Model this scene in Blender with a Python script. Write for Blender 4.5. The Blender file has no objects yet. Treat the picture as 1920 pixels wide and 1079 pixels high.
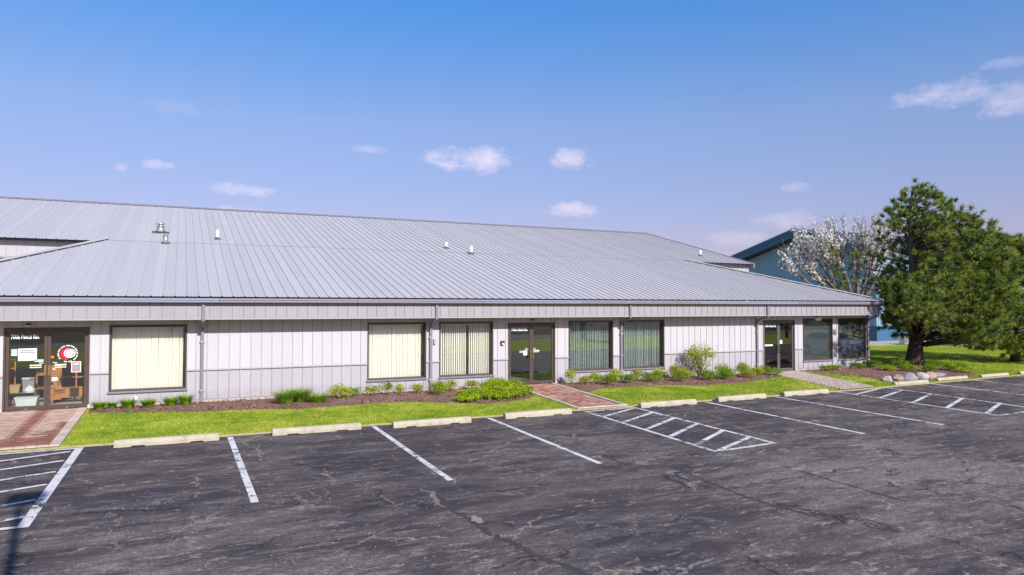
import bpy, bmesh, math, random
import numpy as np
from mathutils import Matrix, Vector

random.seed(7)
RNG = np.random.default_rng(7)
R = math.radians
SC = bpy.context.scene
COL = SC.collection

# ------------------------------------------------------------------ camera
F, YAW, PITCH, ROLL, CAMZ = 1308.4, R(25.376), R(1.504), R(.078), 2.85
_f = Vector((math.sin(YAW)*math.cos(PITCH), math.cos(YAW)*math.cos(PITCH), math.sin(PITCH)))
_r0 = Vector((math.cos(YAW), -math.sin(YAW), 0)); _u0 = _r0.cross(_f)
_r = _r0*math.cos(ROLL) + _u0*math.sin(ROLL); _u = _u0*math.cos(ROLL) - _r0*math.sin(ROLL)
cam_data = bpy.data.cameras.new('camera')
cam_data.sensor_width = 36; cam_data.lens = 36*F/1920
cam_data.clip_start = .05; cam_data.clip_end = 3000
cam = bpy.data.objects.new('camera', cam_data); COL.objects.link(cam)
M4 = Matrix.Identity(4)
for i in range(3):
    M4[i][0] = _r[i]; M4[i][1] = _u[i]; M4[i][2] = -_f[i]
M4[2][3] = CAMZ
cam.matrix_world = M4
SC.camera = cam

# ------------------------------------------------------------------ sky, sun, exposure
SUN_EL, SUN_AZ = R(32.6), R(172.0)          # azimuth clockwise from +Y
world = bpy.data.worlds.new('World'); SC.world = world; world.use_nodes = True
wt = world.node_tree; wt.nodes.clear()
def wn(t): return wt.nodes.new(t)
def wl(a, b): wt.links.new(a, b)
def wmath(op, a, b=None, clamp=False):
    n = wn('ShaderNodeMath'); n.operation = op; n.use_clamp = clamp
    for i, v in enumerate((a, b)):
        if v is None: continue
        if isinstance(v, (int, float)): n.inputs[i].default_value = v
        else: wl(v, n.inputs[i])
    return n.outputs[0]
sky = wn('ShaderNodeTexSky'); sky.sky_type = 'NISHITA'; sky.sun_disc = False
sky.sun_elevation = SUN_EL; sky.sun_rotation = SUN_AZ
sky.altitude = 200; sky.air_density = 1.0; sky.dust_density = .6; sky.ozone_density = 3.0
tc = wn('ShaderNodeTexCoord')
tint = wn('ShaderNodeMix'); tint.data_type = 'RGBA'; tint.blend_type = 'MULTIPLY'; tint.inputs[0].default_value = 1
grade = wn('ShaderNodeValToRGB'); sepz = wn('ShaderNodeSeparateXYZ'); wl(tc.outputs['Generated'], sepz.inputs[0])
for e_, (p_, c_) in zip([grade.color_ramp.elements[0], grade.color_ramp.elements[1], grade.color_ramp.elements.new(.25), grade.color_ramp.elements.new(.40)],
                       [(.06, (.66, .445, .55)), (.55, (.30, .72, 1.06)), (.25, (.77, .70, .79)), (.40, (.40, .75, 1.05))]): e_.position = p_; e_.color = (*c_, 1)
wl(sepz.outputs[2], grade.inputs[0]); wl(grade.outputs[0], tint.inputs[7])
wl(sky.outputs[0], tint.inputs[6])
# small fair-weather clouds: soft lumps at fixed directions of the sky
nz = wn('ShaderNodeTexNoise'); nz.inputs['Scale'].default_value = 30; nz.inputs['Detail'].default_value = 9; nz.inputs['Roughness'].default_value = .66
stretch = wn('ShaderNodeVectorMath'); stretch.operation = 'MULTIPLY'; stretch.inputs[1].default_value = (1, 1, 1.9)
wl(tc.outputs['Generated'], stretch.inputs[0]); wl(stretch.outputs[0], nz.inputs['Vector'])
CLOUDS = [(880, 300, 118, 33, .95), (1072, 300, 52, 30, .8), (1072, 394, 62, 20, .75), (1772, 178, 92, 32, .66), (1892, 186, 62, 36, .58),
          (452, 357, 68, 17, .7), (296, 309, 34, 11, .55), (228, 313, 14, 10, .5), (1478, 413, 70, 22, .5), (692, 279, 44, 11, .35),
          (1492, 352, 34, 13, .36), (452, 394, 56, 12, .5), (1895, 116, 44, 12, .35), (1385, 446, 70, 18, .35), (320, 200, 60, 20, .14)]
acc = None
for (cx, cy, hw, hh, st) in CLOUDS:
    d = (_r*((cx-960)/F) - _u*((cy-539.5)/F) + _f).normalized()
    e1 = Vector((d.y, -d.x, 0)).normalized(); e2 = e1.cross(d)
    a1 = wn('ShaderNodeVectorMath'); a1.operation = 'DOT_PRODUCT'; a1.inputs[1].default_value = e1*(F/hw); wl(tc.outputs['Generated'], a1.inputs[0])
    a2 = wn('ShaderNodeVectorMath'); a2.operation = 'DOT_PRODUCT'; wl(tc.outputs['Generated'], a2.inputs[0]); a2.inputs[1].default_value = e2*(F/hh)
    a3 = wn('ShaderNodeVectorMath'); a3.operation = 'DOT_PRODUCT'; wl(tc.outputs['Generated'], a3.inputs[0]); a3.inputs[1].default_value = d
    q = wmath('ADD', wmath('MULTIPLY', a1.outputs['Value'], a1.outputs['Value']), wmath('MULTIPLY', a2.outputs['Value'], a2.outputs['Value']))
    front = wmath('GREATER_THAN', a3.outputs['Value'], .5)
    m = wmath('ADD', wmath('SUBTRACT', .62, q), wmath('MULTIPLY', wmath('SUBTRACT', nz.outputs[0], .5), 2.3))
    m = wmath('MULTIPLY', wmath('MULTIPLY', m, .85, True), wmath('MULTIPLY', wmath('SUBTRACT', 1.9, q), 1.2, True))
    m = wmath('MULTIPLY', wmath('MULTIPLY', m, st), front)
    acc = m if acc is None else wmath('MAXIMUM', acc, m)
# multiple scattering evens the dome out: damp the difference between the sky at 90 and 180 degrees from the sun
sd_ = wn('ShaderNodeVectorMath'); sd_.operation = 'DOT_PRODUCT'; wl(tc.outputs['Generated'], sd_.inputs[0])
sd_.inputs[1].default_value = (math.sin(SUN_AZ)*math.cos(SUN_EL), math.cos(SUN_AZ)*math.cos(SUN_EL), math.sin(SUN_EL))
even = wmath('SUBTRACT', 1.11, wmath('MULTIPLY', wmath('MULTIPLY', sd_.outputs['Value'], sd_.outputs['Value']), .30))
ev = wn('ShaderNodeVectorMath'); ev.operation = 'SCALE'; wl(tint.outputs[2], ev.inputs[0]); wl(even, ev.inputs['Scale'])
cm = wn('ShaderNodeMix'); cm.data_type = 'RGBA'
cm.inputs[7].default_value = (5.6, 4.9, 5.8, 1)
wl(acc, cm.inputs[0]); wl(ev.outputs[0], cm.inputs[6])
bg = wn('ShaderNodeBackground'); bg.inputs[1].default_value = .118
wl(cm.outputs[2], bg.inputs[0])
wo = wn('ShaderNodeOutputWorld'); wl(bg.outputs[0], wo.inputs[0])

sun_data = bpy.data.lights.new('sun', 'SUN'); sun_data.energy = 4.0; sun_data.angle = R(.53); sun_data.color = (1, .96, .92)
sun = bpy.data.objects.new('sun', sun_data); COL.objects.link(sun)
sdir = Vector((math.sin(SUN_AZ)*math.cos(SUN_EL), math.cos(SUN_AZ)*math.cos(SUN_EL), math.sin(SUN_EL)))
sun.rotation_euler = sdir.to_track_quat('Z', 'Y').to_euler(); sun.location = (0, -20, 30)
vs = SC.view_settings
vs.view_transform = 'Standard'; vs.look = 'None'; vs.exposure = .6; vs.gamma = 1; vs.use_curve_mapping = False
SC.render.engine = 'CYCLES'
SC.cycles.use_denoising = True
SC.cycles.max_bounces = 8; SC.cycles.transparent_max_bounces = 12; SC.cycles.diffuse_bounces = 3

# ------------------------------------------------------------------ materials
MATS = {}
class NT:
    def __init__(s, name):
        s.m = bpy.data.materials.new(name); s.m.use_nodes = True
        s.t = s.m.node_tree; s.b = s.t.nodes['Principled BSDF']; s.out = s.t.nodes['Material Output']
        s.co = None
    def n(s, t): return s.t.nodes.new(t)
    def l(s, a, b): s.t.links.new(a, b)
    def coord(s, scale=(1, 1, 1)):
        if s.co is None: s.co = s.n('ShaderNodeTexCoord')
        mp = s.n('ShaderNodeMapping'); mp.inputs['Scale'].default_value = scale
        s.l(s.co.outputs['Object'], mp.inputs[0]); return mp.outputs[0]
    def wcoord(s, scale=(1, 1, 1)):
        g = s.n('ShaderNodeNewGeometry')
        mp = s.n('ShaderNodeMapping'); mp.inputs['Scale'].default_value = scale
        s.l(g.outputs['Position'], mp.inputs[0]); return mp.outputs[0]
    def noise(s, vec, scale, detail=4, rough=.55, dist=0):
        n = s.n('ShaderNodeTexNoise'); n.inputs['Scale'].default_value = scale; n.inputs['Detail'].default_value = detail
        n.inputs['Roughness'].default_value = rough; n.inputs['Distortion'].default_value = dist
        s.l(vec, n.inputs['Vector']); return n.outputs[0]
    def ramp(s, fac, stops):
        n = s.n('ShaderNodeValToRGB'); cr = n.color_ramp
        while len(cr.elements) < len(stops): cr.elements.new(.5)
        for e, (p, c) in zip(cr.elements, stops):
            e.position = p; e.color = (*c, 1) if not isinstance(c, (int, float)) else (c, c, c, 1)
        s.l(fac, n.inputs[0]); return n.outputs[0]
    def mix(s, fac, a, b, mode='MIX'):
        n = s.n('ShaderNodeMix'); n.data_type = 'RGBA'; n.blend_type = mode
        for i, v in ((0, fac), (6, a), (7, b)):
            if isinstance(v, (int, float)): n.inputs[i].default_value = v
            elif isinstance(v, tuple): n.inputs[i].default_value = (*v, 1)
            else: s.l(v, n.inputs[i])
        return n.outputs[2]
    def math(s, op, a, b=None, clamp=False):
        n = s.n('ShaderNodeMath'); n.operation = op; n.use_clamp = clamp
        for i, v in enumerate((a, b)):
            if v is None: continue
            if isinstance(v, (int, float)): n.inputs[i].default_value = v
            else: s.l(v, n.inputs[i])
        return n.outputs[0]
    def bump(s, h, strength=.3, dist=.01):
        n = s.n('ShaderNodeBump'); n.inputs['Strength'].default_value = strength; n.inputs['Distance'].default_value = dist
        s.l(h, n.inputs['Height']); s.l(n.outputs[0], s.b.inputs['Normal'])
    def col(s, c):
        if isinstance(c, tuple): s.b.inputs['Base Color'].default_value = (*c, 1)
        else: s.l(c, s.b.inputs['Base Color'])
    def set(s, **k):
        for a, v in k.items(): s.b.inputs[{'rough': 'Roughness', 'metal': 'Metallic', 'spec': 'Specular IOR Level', 'coat': 'Coat Weight'}[a]].default_value = v

def flat(name, c, rough=.5, metal=0, spec=.5, var=.12, scale=3.0):
    a = NT(name); v = a.coord(); n = a.noise(v, scale, 5)
    a.col(a.mix(n, tuple(x*(1-var) for x in c), tuple(min(1, x*(1+var)) for x in c)))
    a.set(rough=rough, metal=metal, spec=spec); MATS[name] = a.m; return a.m

def painted_metal(name, c, rough=.42, dirt=.18, spec=.4, splash=0, runs=(3.3, 3.3, .5)):
    a = NT(name); w = a.wcoord((1, 1, 1)); big = a.noise(w, .35, 4); fine = a.noise(a.wcoord(runs), 2.2, 6, .65)
    info = a.n('ShaderNodeObjectInfo')
    k = a.math('ADD', a.math('MULTIPLY', info.outputs['Random'], .35), a.math('ADD', a.math('MULTIPLY', big, .30), a.math('MULTIPLY', fine, .40)))
    lo = tuple(x*(1-dirt) for x in c); hi = tuple(min(.95, x*(1+dirt*.55)) for x in c)
    col = a.mix(k, lo, hi)
    sp = a.ramp(a.noise(a.wcoord((1, 1, .6)), 5, 7, .75), [(.55, 0), (.75, 1)])
    col = a.mix(a.math('MULTIPLY', sp, .16), col, (.24, .19, .16))
    if splash:
        sep = a.n('ShaderNodeSeparateXYZ'); a.l(w, sep.inputs[0])
        h = a.math('MULTIPLY', a.math('SUBTRACT', .42, sep.outputs[2]), 2.4, True)
        col = a.mix(a.math('MULTIPLY', h, a.ramp(a.noise(w, 7, 6, .7), [(.35, .1), (.7, splash)])), col, (.20, .155, .125))
    a.col(col); a.set(rough=rough, spec=spec)
    a.bump(a.noise(a.wcoord((1, 1, .25)), 3.0, 2), .10, .02)
    MATS[name] = a.m; return a.m

WALL_UP = painted_metal('upper_wall_paint', (.50, .475, .50), .5, .10)
WALL_LOW = painted_metal('lower_wall_paint', (.41, .383, .41), .5, .12, splash=.6)
FASCIA = painted_metal('fascia_paint', (.325, .302, .322), .5, .12)
ROOF = painted_metal('roof_paint', (.455, .425, .435), .48, .16, runs=(5, .22, .22))
TRIM = painted_metal('trim_paint', (.36, .335, .35), .45, .1)
GUTTER = painted_metal('gutter_paint', (.26, .24, .29), .35, .15)
GUTTER2 = painted_metal('gutter_paint_blue', (.27, .28, .37), .35, .15)
DOWN = painted_metal('downspout_paint', (.21, .19, .225), .4, .1)
DARK = flat('dark_gap', (.03, .028, .035), .9)
BRONZE = flat('bronze_aluminium', (.075, .05, .042), .38, .0, .5, .15)
GREYFRAME = flat('grey_aluminium', (.10, .09, .09), .38)
BRASS = flat('aged_brass', (.40, .27, .10), .35, .8)
CREAM_BLIND = flat('cream_blind', (.79, .75, .665), .7, 0, .2, .04)
GREEN_BLIND = flat('pale_blind', (.66, .70, .66), .7, 0, .2, .05)
WHITEP = flat('white_plastic', (.78, .78, .76), .45, 0, .5, .05)
BLACKP = flat('black_plastic', (.02, .02, .022), .4)
REDP = flat('red_plastic', (.16, .03, .025), .4)
PAPER = flat('white_paper', (.70, .70, .69), .8, 0, .1, .03)
VINYLW = flat('white_vinyl', (.88, .88, .88), .6, 0, .1, .02)
VINYLC = flat('cream_vinyl', (.72, .70, .52), .6, 0, .1, .05)
VINYLR = flat('red_vinyl', (.60, .02, .05), .5, 0, .1, .05)
PAPERB = flat('blue_paper', (.35, .58, .64), .7); PAPERR = flat('rose_poster', (.52, .16, .15), .7); PAPERT = flat('teal_print', (.08, .35, .42), .7)
INK = flat('grey_ink', (.05, .05, .06), .8)
ORANGE = flat('orange_sticker', (.75, .14, .02), .5)
WOOD = flat('orange_wood', (.50, .22, .07), .5, 0, .4, .25)
GALV = flat('galvanised_steel', (.62, .62, .62), .32, .85, .5, .15)
PVC = flat('white_pipe', (.86, .86, .85), .5, 0, .4, .03)
BOOT = flat('rubber_boot', (.10, .085, .075), .8)
INTW = flat('interior_wall', (.50, .50, .48), .8); CARPET = flat('interior_carpet', (.42, .46, .42), .95); MAT_ = flat('door_mat', (.035, .045, .04), .95)
TUBW = flat('translucent_tub', (.62, .70, .68), .35); BASK = flat('wicker_tan', (.48, .33, .15), .7)
CONC_TAN = flat('foundation_concrete', (.45, .38, .32), .9)
TEAL_WALL = painted_metal('teal_wall_paint', (.215, .355, .48), .5, .1); TEAL_DARK = painted_metal('teal_trim_paint', (.04, .12, .21), .5, .12)
TEAL_ROOF = painted_metal('grey_purple_roof', (.30, .28, .34), .45, .1)
CARPAINT = flat('silver_paint', (.55, .57, .60), .25, .4); CARDARK = flat('charcoal_paint', (.10, .12, .15), .25, .3)
TYRE = flat('tyre_rubber', (.02, .02, .02), .8); LAMP = flat('headlamp_plastic', (.8, .8, .8), .15); TAIL = flat('tail_lamp_red', (.4, .02, .02), .2)
BARK_P = None

def glass(name, tintc, boost, film=0):
    a = NT(name); a.t.nodes.remove(a.b)
    tr = a.n('ShaderNodeBsdfTransparent'); tr.inputs[0].default_value = (*tintc, 1)
    gl = a.n('ShaderNodeBsdfGlossy'); gl.inputs['Roughness'].default_value = .004; gl.inputs[0].default_value = (1, 1, 1, 1)
    bp = a.n('ShaderNodeBump'); bp.inputs['Strength'].default_value = .02; bp.inputs['Distance'].default_value = .05
    a.l(a.noise(a.wcoord(), 1.3, 2), bp.inputs['Height']); a.l(bp.outputs[0], gl.inputs['Normal'])
    fr = a.n('ShaderNodeFresnel'); fr.inputs[0].default_value = 1.52
    mx = a.n('ShaderNodeMixShader'); a.l(a.math('MULTIPLY', fr.outputs[0], boost, True), mx.inputs[0])
    src = tr.outputs[0]
    if film:
        df = a.n('ShaderNodeBsdfDiffuse'); df.inputs[0].default_value = (.34, .42, .42, 1); m2 = a.n('ShaderNodeMixShader'); m2.inputs[0].default_value = film
        a.l(src, m2.inputs[1]); a.l(df.outputs[0], m2.inputs[2]); src = m2.outputs[0]
    a.l(src, mx.inputs[1]); a.l(gl.outputs[0], mx.inputs[2]); a.l(mx.outputs[0], a.out.inputs[0])
    return a.m
GLASS_FILM = glass('filmed_glass', (.80, .84, .84), 3.2, .13)
GLASS = glass('window_glass', (.95, .96, .95), 2.0)
GLASS_DK = glass('tinted_glass', (.80, .84, .84), 3.0)
CARGLASS = flat('car_glass', (.02, .025, .03), .05, 0, .8)

def asphalt():
    a = NT('worn_asphalt'); v = a.wcoord()
    nn = a.n('ShaderNodeTexNoise'); nn.inputs['Scale'].default_value = .8; nn.inputs['Detail'].default_value = 2; a.l(v, nn.inputs['Vector'])
    sc = a.n('ShaderNodeVectorMath'); sc.operation = 'SCALE'; sc.inputs['Scale'].default_value = .30; a.l(nn.outputs['Color'], sc.inputs[0])
    add = a.n('ShaderNodeVectorMath'); add.operation = 'ADD'; a.l(v, add.inputs[0]); a.l(sc.outputs[0], add.inputs[1])
    def st(scale, loc, sc_, det, rough):
        mp = a.n('ShaderNodeMapping'); mp.inputs['Scale'].default_value = scale; mp.inputs['Location'].default_value = loc
        a.l(add.outputs[0], mp.inputs[0]); return a.noise(mp.outputs[0], sc_, det, rough)
    s1 = st((.42, 1.55, 1), (3, 5, 0), 1.25, 10, .74)       # broad worn streaks along the bays
    s2 = st((.75, 2.4, 1), (13, 7, 0), 3.2, 8, .74)         # short scuffs
    big = a.noise(v, .17, 3)
    sep = a.n('ShaderNodeSeparateXYZ'); a.l(v, sep.inputs[0])
    wear = a.math('MINIMUM', a.math('MAXIMUM', a.math('MULTIPLY', a.math('SUBTRACT', 13.0, sep.outputs[1]), .010), -.015), .045)
    wearx = a.math('MINIMUM', a.math('MAXIMUM', a.math('MULTIPLY', sep.outputs[0], .0012), 0), .02)
    off = a.math('ADD', a.math('ADD', wear, wearx), a.math('MULTIPLY', a.math('SUBTRACT', big, .5), .42))
    k1 = a.math('ADD', s1, off); k2 = a.math('ADD', s2, a.math('MULTIPLY', off, .6))
    m1 = a.ramp(k1, [(.45, .03), (.57, .42), (.70, .90)])
    m2 = a.ramp(k2, [(.545, 0), (.62, .7), (.70, 1)])
    g1 = a.ramp(a.noise(a.wcoord((1, 1.6, 1)), 17, 6, .8), [(.40, 0), (.58, 1)])
    g2 = a.ramp(a.noise(v, 48, 3, .7), [(.40, .15), (.58, 1)])
    w = a.math('MULTIPLY', a.math('MAXIMUM', a.math('MULTIPLY', m1, .8), m2), a.math('MULTIPLY', a.math('ADD', a.math('MULTIPLY', g1, .72), .28), a.math('ADD', a.math('MULTIPLY', g2, .6), .4)))
    dark = a.mix(a.ramp(a.noise(v, .45, 4), [(.38, 0), (.62, 1)]), (.042, .036, .045), (.066, .051, .052))
    tan = a.mix(a.noise(v, 6, 5), (.26, .20, .17), (.56, .455, .38))
    c = a.mix(w, dark, tan)
    peb = a.noise(v, 85, 2, .6)
    c = a.mix(.6, c, a.ramp(peb, [(.30, .35), (.52, 1.0), (.72, 2.0)]), 'MULTIPLY')
    for csc, cw, thr, cc, st_ in ((.55, .0075, .50, (.36, .29, .24), .62), (.9, .0055, .53, (.40, .33, .28), .5), (.33, .007, .49, (.022, .018, .018), .75)):
        wv = a.n('ShaderNodeTexNoise'); wv.inputs['Scale'].default_value = 2.6; wv.inputs['Detail'].default_value = 6; wv.inputs['Roughness'].default_value = .7; a.l(v, wv.inputs['Vector'])
        ws = a.n('ShaderNodeVectorMath'); ws.operation = 'SCALE'; ws.inputs['Scale'].default_value = .55; a.l(wv.outputs['Color'], ws.inputs[0])
        wa = a.n('ShaderNodeVectorMath'); wa.operation = 'ADD'; a.l(a.wcoord((.75, 1, 0)), wa.inputs[0]); a.l(ws.outputs[0], wa.inputs[1])
        ve = a.n('ShaderNodeTexVoronoi'); ve.feature = 'DISTANCE_TO_EDGE'; ve.inputs['Scale'].default_value = csc; a.l(wa.outputs[0], ve.inputs['Vector'])
        ln = a.math('LESS_THAN', ve.outputs['Distance'], a.math('MULTIPLY', a.noise(v, 14, 3), cw*2))
        on = a.ramp(a.noise(a.wcoord((1, 1, 1)), .8+csc, 3, .6), [(thr-.02, 0), (thr+.05, 1)])
        c = a.mix(a.math('MULTIPLY', a.math('MULTIPLY', ln, on), st_), c, cc)
    vo = a.n('ShaderNodeTexVoronoi'); vo.inputs['Scale'].default_value = 9; a.l(v, vo.inputs['Vector'])
    sp = a.math('MULTIPLY', a.math('LESS_THAN', vo.outputs['Distance'], .13), a.math('GREATER_THAN', a.noise(v, 3.5, 2), .58))
    c = a.mix(a.math('MULTIPLY', sp, .75), c, (.46, .42, .38))
    a.col(c); a.set(rough=.85, spec=.2)
    a.bump(a.math('ADD', a.math('MULTIPLY', peb, .6), a.noise(v, 9, 4)), .5, .008)
    return a.m
ASPHALT = asphalt()

def line_paint():
    a = NT('worn_line_paint'); v = a.wcoord()
    n = a.noise(v, 5, 8, .72); n2 = a.noise(v, 38, 4, .7)
    k = a.math('ADD', a.math('MULTIPLY', n, .65), a.math('MULTIPLY', n2, .35))
    k = a.math('ADD', k, a.math('MULTIPLY', a.math('SUBTRACT', a.noise(v, .7, 3), .5), .28))
    f = a.ramp(k, [(.435, 0), (.475, 1)])
    c = a.mix(f, (.07, .06, .065), a.mix(a.noise(v, 3, 4), (.50, .47, .47), (.74, .71, .71)))
    a.col(c); a.set(rough=.8, spec=.2); a.bump(n2, .3, .004); return a.m
PAINT = line_paint()
CRACK_TAN = flat('crack_tan', (.20, .16, .135), .95, 0, .1, .4, 14)
CRACK_DARK = flat('crack_sealant', (.055, .045, .042), .75, 0, .3, .35, 6)
PATCH_TAN = flat('bare_patch', (.27, .23, .20), .95, 0, .1, .3, 12)

def lawn_mat():
    a = NT('lawn_green'); v = a.wcoord()
    big = a.noise(v, .55, 4, .6); mid = a.noise(a.wcoord((1, 1.7, 1)), 2.6, 5, .65); fine = a.noise(v, 26, 4, .7)
    k = a.math('ADD', a.math('MULTIPLY', big, .55), a.math('ADD', a.math('MULTIPLY', mid, .45), a.math('MULTIPLY', fine, .1)))
    c = a.ramp(k, [(.34, (.12, .20, .010)), (.50, (.30, .34, .022)), (.64, (.43, .40, .06)), (.78, (.50, .42, .16))])
    a.col(c); a.set(rough=.9, spec=.15); a.bump(fine, .8, .03); return a.m
LAWN = lawn_mat()
def blade_mat(name, c1, c2, c3=None, trans=.25, rough=.55, patchy=False):
    a = NT(name); g = a.n('ShaderNodeNewGeometry'); v = a.wcoord()
    rnd = g.outputs['Random Per Island']
    k = a.math('ADD', a.math('MULTIPLY', rnd, .6), a.math('MULTIPLY', a.noise(v, .8, 4, .65), .55))
    if patchy:
        p = a.math('ADD', a.math('MULTIPLY', a.noise(v, .55, 4, .6), .55), a.math('MULTIPLY', a.noise(a.wcoord((1, 1.7, 1)), 2.6, 5, .65), .45))
        k = a.math('ADD', a.math('MULTIPLY', a.math('SUBTRACT', p, .5), 2.6), a.math('ADD', a.math('MULTIPLY', rnd, .45), .27))
    stops = [(.15, c1), (.75, c2)] + ([(.97, c3)] if c3 else [])
    c = a.ramp(k, stops)
    a.col(c); a.set(rough=rough, spec=.12)
    tl = a.n('ShaderNodeBsdfTranslucent'); a.l(c, tl.inputs[0])
    mx = a.n('ShaderNodeMixShader'); mx.inputs[0].default_value = trans
    a.l(a.b.outputs[0], mx.inputs[1]); a.l(tl.outputs[0], mx.inputs[2]); a.l(mx.outputs[0], a.out.inputs[0])
    return a.m
GRASS = blade_mat('grass_blade', (.14, .26, .018), (.45, .50, .065), (.70, .62, .24), .35, .55, True)
def needle_mat():
    a = NT('pine_needle'); g = a.n('ShaderNodeNewGeometry'); v = a.wcoord()
    k = a.math('ADD', a.math('MULTIPLY', g.outputs['Random Per Island'], .38), a.math('ADD', a.math('MULTIPLY', a.math('SUBTRACT', a.noise(v, 1.7, 3, .6), .5), 1.5), .33))
    c = a.ramp(k, [(.20, (.026, .055, .014)), (.46, (.115, .17, .024)), (.70, (.29, .34, .045)), (.90, (.46, .42, .10))])
    a.col(c); a.set(rough=.5, spec=.35)
    tl = a.n('ShaderNodeBsdfTranslucent'); a.l(c, tl.inputs[0])
    mx = a.n('ShaderNodeMixShader'); mx.inputs[0].default_value = .2
    a.l(a.b.outputs[0], mx.inputs[1]); a.l(tl.outputs[0], mx.inputs[2]); a.l(mx.outputs[0], a.out.inputs[0]); return a.m
NEEDLE = needle_mat()
DAYLILY = blade_mat('daylily_leaf', (.09, .20, .010), (.26, .42, .02), None, .35)
ORNGRASS = blade_mat('fountain_grass_leaf', (.09, .20, .015), (.30, .44, .05), (.52, .50, .20), .35)
LEAF_Y = blade_mat('yellow_green_leaf', (.20, .28, .015), (.46, .50, .035), (.44, .34, .07), .35)
LEAF_G = blade_mat('mid_green_leaf', (.12, .20, .008), (.33, .43, .016), (.46, .50, .05), .35)
LEAF_D = blade_mat('deep_green_leaf', (.065, .135, .008), (.20, .31, .015), None, .3)
LEAF_R = blade_mat('bronze_green_leaf', (.16, .17, .015), (.36, .38, .035), (.42, .20, .08), .3)
BLOSSOM = blade_mat('white_blossom', (.72, .69, .66), (.88, .86, .83), None, .45)
WOODLEAF = blade_mat('far_wood_leaf', (.03, .05, .012), (.09, .12, .025), None, .1)
def bark(name, c1, c2):
    a = NT(name); v = a.wcoord((1, 1, .28)); n = a.noise(v, 16, 6, .7)
    a.col(a.mix(n, c1, c2)); a.set(rough=.9, spec=.15); a.bump(n, .9, .04); return a.m
BARK_P = bark('pine_bark', (.035, .025, .02), (.16, .115, .085))
BARK_G = bark('grey_bark', (.10, .07, .062), (.30, .225, .19))
TWIG = bark('shrub_twig', (.09, .06, .04), (.32, .24, .15))
def mulch_mat():
    a = NT('bark_mulch'); v = a.wcoord(); n = a.noise(a.wcoord((1, 1.6, 1)), 22, 6, .75); b = a.noise(v, 1.3, 4)
    c = a.ramp(a.math('ADD', a.math('MULTIPLY', n, .8), a.math('MULTIPLY', b, .2)), [(.32, (.10, .052, .043)), (.5, (.24, .135, .108)), (.68, (.40, .26, .21))])
    a.col(c); a.set(rough=.95, spec=.1); a.bump(n, 1, .04); return a.m
MULCH = mulch_mat()
CHIP = blade_mat('mulch_chip', (.12, .062, .05), (.30, .17, .135), (.42, .30, .22), .0, .9)
def brick_mat(name, c1, c2, c3):
    a = NT(name); info = a.n('ShaderNodeObjectInfo'); g = a.n('ShaderNodeNewGeometry'); v = a.wcoord()
    k = a.math('FRACT', a.math('ADD', info.outputs['Random'], g.outputs['Random Per Island']))
    k = a.math('ADD', a.math('MULTIPLY', k, .6), a.math('MULTIPLY', a.noise(v, 1.1, 4, .65), .4))
    c = a.ramp(k, [(.15, c1), (.5, c2), (.85, c3)])
    c = a.mix(.35, c, a.ramp(a.noise(v, 40, 4, .7), [(.3, .5), (.7, 1.3)]), 'MULTIPLY')
    a.col(c); a.set(rough=.85, spec=.2); return a.m
BRICK_PALE = brick_mat('pale_brick', (.34, .21, .165), (.44, .29, .235), (.50, .36, .29))
BRICK_RED = brick_mat('red_brick', (.17, .070, .052), (.25, .105, .078), (.33, .155, .115))
BRICK_MIX = brick_mat('mixed_brick', (.23, .085, .065), (.34, .155, .115), (.44, .26, .20))
BRICK_TAN = brick_mat('tan_paver', (.36, .27, .23), (.44, .345, .29), (.50, .40, .34))
BORDER = brick_mat('border_paver', (.46, .35, .29), (.55, .43, .36), (.60, .48, .41))
JOINT = flat('joint_sand', (.16, .11, .09), .95)
def concrete_stop():
    a = NT('cream_concrete'); v = a.wcoord(); n = a.noise(v, 4, 6, .7); f = a.noise(v, 40, 4, .7)
    c = a.ramp(a.math('ADD', a.math('MULTIPLY', n, .6), a.math('MULTIPLY', f, .4)), [(.32, (.22, .18, .13)), (.47, (.41, .355, .265)), (.7, (.50, .445, .345))])
    a.col(c); a.set(rough=.9, spec=.2); a.bump(f, .4, .006); return a.m
STOP = concrete_stop()
def stone(name, c1, c2):
    a = NT(name); v = a.coord(); n = a.noise(v, 5, 6, .7); a.col(a.mix(n, c1, c2)); a.set(rough=.85, spec=.25); a.bump(a.noise(v, 9, 6, .7), .7, .03); return a.m
STONES = [stone('pale_granite', (.30, .27, .25), (.50, .46, .43)), stone('pink_granite', (.28, .18, .14), (.44, .30, .245)),
          stone('grey_granite', (.19, .18, .20), (.36, .34, .35)), stone('buff_granite', (.28, .22, .17), (.45, .36, .29))]
VERGE = LAWN
FIELD = flat('field_soil', (.10, .075, .05), .95, 0, .1, .5, .08)
ROADM = flat('road_asphalt', (.20, .19, .18), .85, 0, .2, .15, .6)
GRAVEL = flat('gravel_pale', (.42, .37, .30), .95, 0, .1, .4, 9)

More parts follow.
